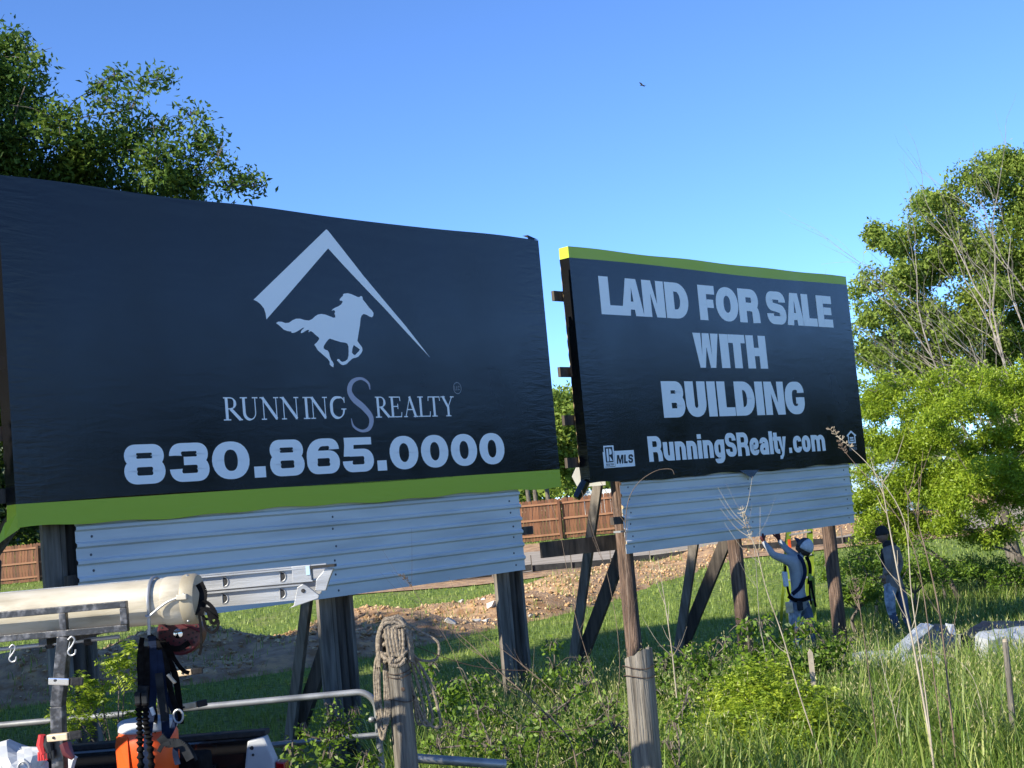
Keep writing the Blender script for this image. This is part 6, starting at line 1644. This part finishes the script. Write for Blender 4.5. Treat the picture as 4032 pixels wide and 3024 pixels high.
def hand(w, d, nrm, side, s=1.0):
    """five finger tubes from wrist w along d; nrm = back of hand"""
    d = Vector(d).normalized(); nrm = Vector(nrm); S = d.cross(nrm).normalized(); nrm = S.cross(d).normalized(); w = Vector(w); out = []
    out.append(([w, w + d * .05 * s, w + d * .095 * s], [.026 * s, .036 * s, .034 * s]))
    for k, (o, L) in enumerate(((-.030, .062), (-.010, .074), (.010, .070), (.029, .054))):
        b = w + d * .085 * s + S * o * s
        out.append(([b, b + d * L * .45 * s, b + d * L * .8 * s - nrm * .014 * s, b + d * L * s - nrm * .032 * s], [.0125 * s, .0115 * s, .0105 * s, .008 * s]))
    b = w + d * .035 * s + S * side * .03 * s
    out.append(([b, b + d * .025 * s + S * side * .035 * s, b + d * .055 * s + S * side * .045 * s - nrm * .01 * s], [.014 * s, .0125 * s, .010 * s]))
    return out


def strip_band(parent, pts, w, m_, nm, t=.006, up=(0, 1, 0)):
    return strap(parent, pts, w, m_, nm, t, up)

# man 1: arms raised to the sheet, harness, backwards-turned mesh cap
p1 = at(3140, 2562, 21.0); p1.z = float(gz(p1.x, p1.y))
per1 = empty('person', p1, 'person in grey-blue shirt, harness and white-backed cap reaching up to the ribbed sheet', 'person')
def q1(px, py, d=21.0): return at(px, py, d) - p1
hip = q1(3146, 2362); 
B1 = [
    [('hip', hip, (.150, .115), 'denim_shaded'), ('waist', q1(3144, 2330), (.145, .110), 'shirt_blue'), ('belly', q1(3141, 2292), (.150, .118), 'shirt_blue'), ('chest', q1(3136, 2238, 20.98), (.175, .130), 'shirt_blue'), ('upch', q1(3138, 2205, 20.98), (.145, .105), 'shirt_blue'), ('neck', q1(3155, 2188), (.058, .058), 'skin'), ('head0', q1(3163, 2170), (.06, .06), 'skin')],
    [('upch', None, None, 'shirt_blue'), ('shL', q1(3105, 2205, 20.85), .085, 'shirt_blue'), ('elL', q1(3045, 2186, 20.88), .056, 'shirt_blue'), ('foL', q1(3026, 2158, 20.92), .050, 'shirt_blue'), ('wrL', q1(3008, 2136, 20.96), .034, 'shirt_blue'), ('haL', q1(3003, 2124, 20.97), .030, 'glove_red')],
    [('upch', None, None, 'shirt_blue'), ('shR', q1(3140, 2196, 21.16), .082, 'shirt_blue'), ('elR', q1(3100, 2166, 21.26), .054, 'shirt_blue'), ('foR', q1(3084, 2146, 21.28), .048, 'shirt_blue'), ('wrR', q1(3070, 2130, 21.30), .034, 'shirt_blue'), ('haR', q1(3064, 2118, 21.31), .030, 'glove_red')],
    [('hip', None, None, 'denim_lit'), ('thL', hip + Vector((-.085, -.06, -.10)), .105, 'denim_lit'), ('thL2', hip + Vector((-.115, -.08, -.26)), .092, 'denim_lit'), ('knL', hip + Vector((-.115, -.10, -.47)), .068, 'denim_lit'), ('caL', hip + Vector((-.105, -.08, -.62)), .062, 'denim_lit'), ('anL', hip + Vector((-.085, -.05, -.82)), .048, 'denim_lit'), ('heL', Vector((hip.x - .08, hip.y - .04, .05)), .048, 'boot'), ('toL', Vector((hip.x - .22, hip.y - .02, .035)), .036, 'boot')],
    [('hip', None, None, 'denim_shaded'), ('thR', hip + Vector((.085, .05, -.10)), .105, 'denim_shaded'), ('thR2', hip + Vector((.115, .06, -.26)), .092, 'denim_shaded'), ('knR', hip + Vector((.13, .05, -.47)), .068, 'denim_shaded'), ('caR', hip + Vector((.135, .07, -.62)), .062, 'denim_shaded'), ('anR', hip + Vector((.14, .10, -.82)), .048, 'denim_shaded'), ('heR', Vector((hip.x + .14, hip.y + .11, .05)), .048, 'boot'), ('toR', Vector((hip.x + .0, hip.y + .16, .035)), .036, 'boot')],
]
B1 = [[(k, p if p is not None else Vector(), r if r is not None else .05, m_) for (k, p, r, m_) in ch] for ch in B1]
hc1 = q1(3167, 2157, 21.0); look1 = Vector((-.62, .45, .55))
fL = hand(q1(3005, 2130, 20.965), q1(2993, 2092, 20.99) - q1(3005, 2130, 20.965), (.6, -.8, 0), 1, 1.12)
fR = hand(q1(3066, 2124, 21.305), q1(3056, 2084, 21.33) - q1(3066, 2124, 21.305), (.6, -.8, 0), -1, 1.12)
body1 = skin_body('body', B1, ['skin', 'shirt_blue', 'denim_lit', 'denim_shaded', 'glove_red', 'boot', 'hair'], per1, [(fL + fR, 'glove_red')], head_mesh(hc1, look1, (.35, -.2, 1), .112))
# hair under the cap, the cap itself
lf = look1.normalized(); S_ = lf.cross(Vector((.35, -.2, 1))).normalized(); U_ = S_.cross(lf).normalized()
def cap_shell(c, r, arc, nm, m_, par, zlo=-.15, dirs=None):
    mb = MB(); n, mm = 20, 7; vs = []; fs = []
    a0, a1 = arc
    for j in range(mm + 1):
        th = (math.pi / 2 - zlo) * j / mm
        for k in range(n + 1):
            ph = a0 + (a1 - a0) * k / n
            vs.append(Vector(c) + (lf * math.cos(ph) * math.sin(th) * .98 + S_ * math.sin(ph) * math.sin(th) * .80 + U_ * math.cos(th) * 1.05) * r)
    for j in range(mm):
        for k in range(n): fs.append((j * (n + 1) + k, j * (n + 1) + k + 1, (j + 1) * (n + 1) + k + 1, (j + 1) * (n + 1) + k))
    mb.add(vs, fs); o = mb.build(nm, m_, par, True); so = o.modifiers.new('t', 'SOLIDIFY'); so.thickness = .006; so.offset = 1
    return o
hr = cap_shell(hc1 - U_ * .012, .122, (0, 2 * math.pi), 'hair', M['hair'], per1, -.55)
cp_ = cap_shell(hc1 + U_ * .012, .130, (math.pi * .42, math.pi * 1.58), 'cap', M['cap_white'], per1, -.12)
cap_shell(hc1 + U_ * .012, .131, (-math.pi * .42, math.pi * .42), 'cap_front', M['cap_blue'], cp_, -.02)
mb = MB(); mb.add([hc1 + U_ * .03 + lf * .11 + S_ * s_ * .075 for s_ in (-1, -.5, .5, 1)] + [hc1 + U_ * .055 + lf * (.20 if abs(s_) < .9 else .15) + S_ * s_ * .065 for s_ in (-1, -.5, .5, 1)], [(0, 1, 5, 4), (1, 2, 6, 5), (2, 3, 7, 6)])
bl_ = mb.build('cap_brim', M['cap_blue'], cp_); bl_.modifiers.new('t', 'SOLIDIFY').thickness = .006
# harness: back straps, waist belt, tool belt, trailing lanyard
hs = lambda px, py, d=20.80: q1(px, py, d)
strip_band(per1, [hs(3140, 2186, 20.90), hs(3158, 2206, 20.82), hs(3168, 2235, 20.80), hs(3168, 2268, 20.82), hs(3150, 2312, 20.86), hs(3120, 2340, 20.88)], .055, M['navy_web'], 'harness_strap', .008)
strip_band(per1, [hs(3174, 2192, 20.95), hs(3186, 2216, 20.90), hs(3190, 2250, 20.88), hs(3185, 2300, 20.88)], .05, M['black_web'], 'harness_strap', .008)
strip_band(per1, [hs(3092, 2228, 20.80), hs(3094, 2260, 20.80), hs(3102, 2320, 20.82), hs(3112, 2350, 20.84)], .035, M['black_web'], 'harness_strap', .008)
strip_band(per1, [hs(3104, 2346, 20.86), hs(3128, 2362, 20.83), hs(3160, 2362, 20.83), hs(3188, 2352, 20.9)], .06, M['black_web'], 'tool_belt', .02)
strip_band(per1, [hs(3190, 2255, 20.85), hs(3196, 2310, 20.85), hs(3204, 2350, 20.85), hs(3212, 2390, 20.86)], .03, M['black_web'], 'lanyard', .02)
strip_band(per1, [hs(3190, 2275, 20.84), hs(3188, 2330, 20.84), hs(3194, 2380, 20.85)], .024, M['black_web'], 'lanyard', .02)
m1 = MB(); m1.box(hs(3190, 2272, 20.82), (.05, .03, .10)); m1.build('shock_pack', M['hivis'], per1, bevel=.008)
m1 = MB(); m1.box(hs(3092, 2280, 20.84), (.07, .10, .22)); m1.build('tool_pouch', M['lid'], per1, bevel=.015)
m1 = MB(); m1.box(hs(3108, 2392, 20.82), (.10, .08, .16)); m1.build('tool_pouch', M['tan_clip'], per1, bevel=.015)
m1 = MB(); m1.box(hs(3150, 2385, 20.80), (.08, .07, .14)); m1.build('tool_pouch', M['grey_web'], per1, bevel=.015)

# man 2: hoodie, beanie, looking left, hands in the front pocket
p2 = at(3545, 2512, 22.2); p2.z = float(gz(p2.x, p2.y))
per2 = empty('person', p2, 'person in dark grey hoodie, black beanie and jeans standing in the scrub', 'person')
def q2(px, py, d=22.2): return at(px, py, d) - p2
hip2 = q2(3517, 2290)
B2_ = [
    [('hip', hip2, (.145, .12), 'denim_lit'), ('waist', q2(3512, 2262), (.155, .13), 'hoodie'), ('belly', q2(3508, 2228), (.155, .135), 'hoodie'), ('chest', q2(3506, 2188), (.165, .13), 'hoodie'), ('upch', q2(3502, 2160), (.135, .10), 'hoodie'), ('neck', q2(3490, 2142), (.062, .062), 'hoodie'), ('head0', q2(3478, 2125), (.055, .055), 'skin')],
    [('upch', None, None, 'hoodie'), ('shL', q2(3492, 2168, 22.0), .080, 'hoodie'), ('elL', q2(3503, 2226, 21.95), .062, 'hoodie'), ('wrL', q2(3486, 2256, 21.98), .050, 'hoodie'), ('haL', q2(3482, 2262, 22.0), .035, 'skin')],
    [('upch', None, None, 'hoodie'), ('shR', q2(3528, 2165, 22.3), .080, 'hoodie'), ('elR', q2(3545, 2222, 22.35), .060, 'hoodie'), ('wrR', q2(3530, 2262, 22.2), .048, 'hoodie'), ('haR', q2(3524, 2272, 22.12), .034, 'skin')],
    [('hip', None, None, 'denim_lit'), ('thL', hip2 + Vector((-.08, -.05, -.10)), .105, 'denim_lit'), ('thL2', hip2 + Vector((-.10, -.06, -.25)), .092, 'denim_lit'), ('knL', hip2 + Vector((-.10, -.07, -.44)), .07, 'denim_lit'), ('caL', hip2 + Vector((-.05, -.04, -.62)), .062, 'denim_shaded'), ('anL', hip2 + Vector((-.0, 0, -.80)), .05, 'denim_shaded'), ('heL', Vector((hip2.x + .01, hip2.y, .05)), .05, 'boot'), ('toL', Vector((hip2.x - .14, hip2.y - .05, .035)), .036, 'boot')],
    [('hip', None, None, 'denim_lit'), ('thR', hip2 + Vector((.09, .05, -.10)), .105, 'denim_shaded'), ('thR2', hip2 + Vector((.12, .05, -.25)), .092, 'denim_shaded'), ('knR', hip2 + Vector((.14, .05, -.44)), .07, 'denim_shaded'), ('caR', hip2 + Vector((.16, .06, -.62)), .062, 'denim_shaded'), ('anR', hip2 + Vector((.19, .08, -.80)), .05, 'denim_shaded'), ('heR', Vector((hip2.x + .2, hip2.y + .08, .05)), .05, 'boot'), ('toR', Vector((hip2.x + .06, hip2.y + .03, .035)), .036, 'boot')],
]
B2_ = [[(k, p if p is not None else Vector(), r if r is not None else .05, m_) for (k, p, r, m_) in ch] for ch in B2_]
hc2 = q2(3474, 2106); look2 = Vector((-.80, -.58, -.05))
fL = hand(q2(3482, 2262, 21.99), Vector((-.2, .1, -1)), (-.5, -.8, 0), 1, .95); fR = hand(q2(3526, 2270, 22.14), Vector((-.4, -.2, -1)), (.3, -.8, 0), -1, .95)
skin_body('body', B2_, ['skin', 'hoodie', 'denim_lit', 'denim_shaded', 'boot', 'hair'], per2, [(fL + fR, 'skin')], head_mesh(hc2, look2, (0, 0, 1), .112))
lf = look2.normalized(); S_ = lf.cross(Vector((0, 0, 1))).normalized(); U_ = S_.cross(lf).normalized()
bn = cap_shell(hc2 + U_ * .016, .121, (0, 2 * math.pi), 'beanie', M['beanie'], per2, -.10)
hd = MB(); hd.tube(curve_pts([q2(3478, 2150, 22.05), q2(3500, 2142, 22.1), q2(3518, 2150, 22.25), q2(3508, 2156, 22.35)], 5), [.03, .045, .055, .06, .06, .06, .06, .055, .05, .05, .05, .05, .045, .04, .035, .03][:16], 8); hd.build('hood', M['beanie'], per2, True)
strip_band(per2, [q2(3476, 2160, 22.06), q2(3474, 2200, 22.04), q2(3478, 2235, 22.05)], .05, M['beanie'], 'scarf_front', .02)
m1 = MB(); m1.box(q2(3482, 2240, 22.0), (.03, .012, .035)); m1.build('white_tag', M['white'], per2)

# green fibreglass stepladder behind the man
sl = at(3170, 2480, 23.4); sl.z = float(gz(sl.x, sl.y))
lad = empty('stepladder', sl, 'green and yellow fibreglass stepladder behind the man in the harness', 'ladder')
def qs(px, py, d=23.4): return at(px, py, d) - sl
for (a, b) in (((3106, 2085), (3096, 2470)), ((3190, 2070), (3204, 2470))):
    A, B = qs(*a), qs(*b); B.z = 0
    m1 = MB(); m1.beam(A + (A - B) * .1, B, .07, .03, (0, 1, 0)); m1.build('side_rail', M['hivis'], lad)
    B2v = B + Vector((.0, .75, 0)); m1 = MB(); m1.beam(A + (A - B) * .1 + Vector((0, .06, 0)), B2v, .05, .03, (0, 1, 0)); m1.build('back_rail', M['hivis'], lad)
for k in range(5):
    t = k / 5 + .05; A = qs(3106, 2085).lerp(Vector((qs(3096, 2470).x, qs(3096, 2470).y, 0)), t); B = qs(3190, 2070).lerp(Vector((qs(3204, 2470).x, qs(3204, 2470).y, 0)), t)
    m1 = MB(); m1.beam(A, B, .08, .025); m1.build('step', M['alu'], lad)
m1 = MB(); m1.box(qs(3107, 2140) + Vector((0, -.03, 0)), (.05, .01, .14)); m1.build('warning_label', M['orange'], lad)

# ------------------------------------------------------------------ old vinyl lying on the ground at the right
def cloth_lump(parent, pts, m_, nm, seed, cuts=5, amp=.018):
    """crumpled sheet: a top surface through the given points with skirts that fall to the ground"""
    rr = random.Random(seed); o = parent.location
    P = [at(*p) - o for p in pts]; bm = bmesh.new(); vs = [bm.verts.new(p) for p in P]
    c = sum(P, Vector()) / len(P); cv = bm.verts.new(c + Vector((0, 0, .03)))
    for i in range(len(P)): bm.faces.new((vs[i], vs[(i + 1) % len(P)], cv))
    low = []
    for i, p in enumerate(P):
        g = float(gz(p.x + o.x, p.y + o.y)) - o.z - .03; d = (p - c); d.z = 0
        low.append(bm.verts.new((p.x + d.x * .12, p.y + d.y * .12 + .02, g)))
    for i in range(len(P)):
        j = (i + 1) % len(P); bm.faces.new((vs[j], vs[i], low[i], low[j]))
    bmesh.ops.subdivide_edges(bm, edges=bm.edges[:], cuts=cuts, use_grid_fill=True)
    for v in bm.verts:
        x, y, z = v.co
        v.co.z += amp * (abs(math.sin(x * 9 + y * 5 + seed)) + abs(math.sin(x * 4 - y * 11 + seed * 2)) - 1) + rr.uniform(-.3, .3) * amp
        v.co.y += amp * math.sin(z * 14 + x * 6 + seed)
    bmesh.ops.triangulate(bm, faces=bm.faces); bmesh.ops.recalc_face_normals(bm, faces=bm.faces)
    me = bpy.data.meshes.new(nm); bm.to_mesh(me); bm.free(); me.materials.append(m_)
    return link(bpy.data.objects.new(nm, me), parent)
M['tarp_white'] = mat('white_vinyl_back', (.30, .33, .38), (.42, .45, .50), 3, .30, .6, 5)
M['tarp_dark'] = mat('dark_vinyl_face', (.008, .010, .016), (.02, .024, .036), 3, .40, .3, 6)
def heap(label, px, py, d):
    c = at(px, py, d); c.z = float(gz(c.x, c.y)); return empty('vinyl_sheet', c, label, 'tarp')
o1 = heap('crumpled heap of old black and white vinyl in the grass near the right edge', 3600, 2600, 17.8)
cloth_lump(o1, [(3490, 2575, 17.5), (3555, 2520, 17.9), (3622, 2452, 18.4), (3678, 2462, 18.5), (3612, 2525, 17.7), (3560, 2585, 17.3)], M['tarp_white'], 'white_fold', 1)
cloth_lump(o1, [(3680, 2460, 18.55), (3722, 2456, 18.7), (3765, 2470, 18.7), (3768, 2512, 18.3), (3700, 2575, 17.6), (3615, 2530, 17.72)], M['tarp_dark'], 'dark_fold', 2)
cloth_lump(o1, [(3722, 2452, 18.62), (3757, 2462, 18.55), (3764, 2500, 18.35), (3742, 2500, 18.3)], M['tarp_white'], 'white_fold', 3, 3)
cloth_lump(o1, [(3355, 2575, 17.2), (3440, 2562, 17.4), (3560, 2578, 17.25), (3690, 2585, 17.2), (3722, 2612, 17.0), (3560, 2645, 16.8), (3420, 2652, 16.8), (3360, 2625, 16.9)], M['tarp_white'], 'white_fold', 4, 6, .03)
o2 = heap('second heap of dark blue and white vinyl running off the right edge', 3940, 2560, 18.8)
cloth_lump(o2, [(3775, 2500, 18.9), (3868, 2448, 19.3), (3965, 2446, 19.5), (4090, 2452, 19.5), (4090, 2520, 18.9), (3900, 2522, 18.7)], M['tarp_dark'], 'dark_fold', 5)
cloth_lump(o2, [(3840, 2502, 18.4), (3870, 2484, 18.6), (3965, 2474, 18.75), (4090, 2462, 18.85), (4090, 2520, 18.3), (3955, 2508, 18.2), (3895, 2524, 18.1)], M['tarp_white'], 'white_fold', 6)
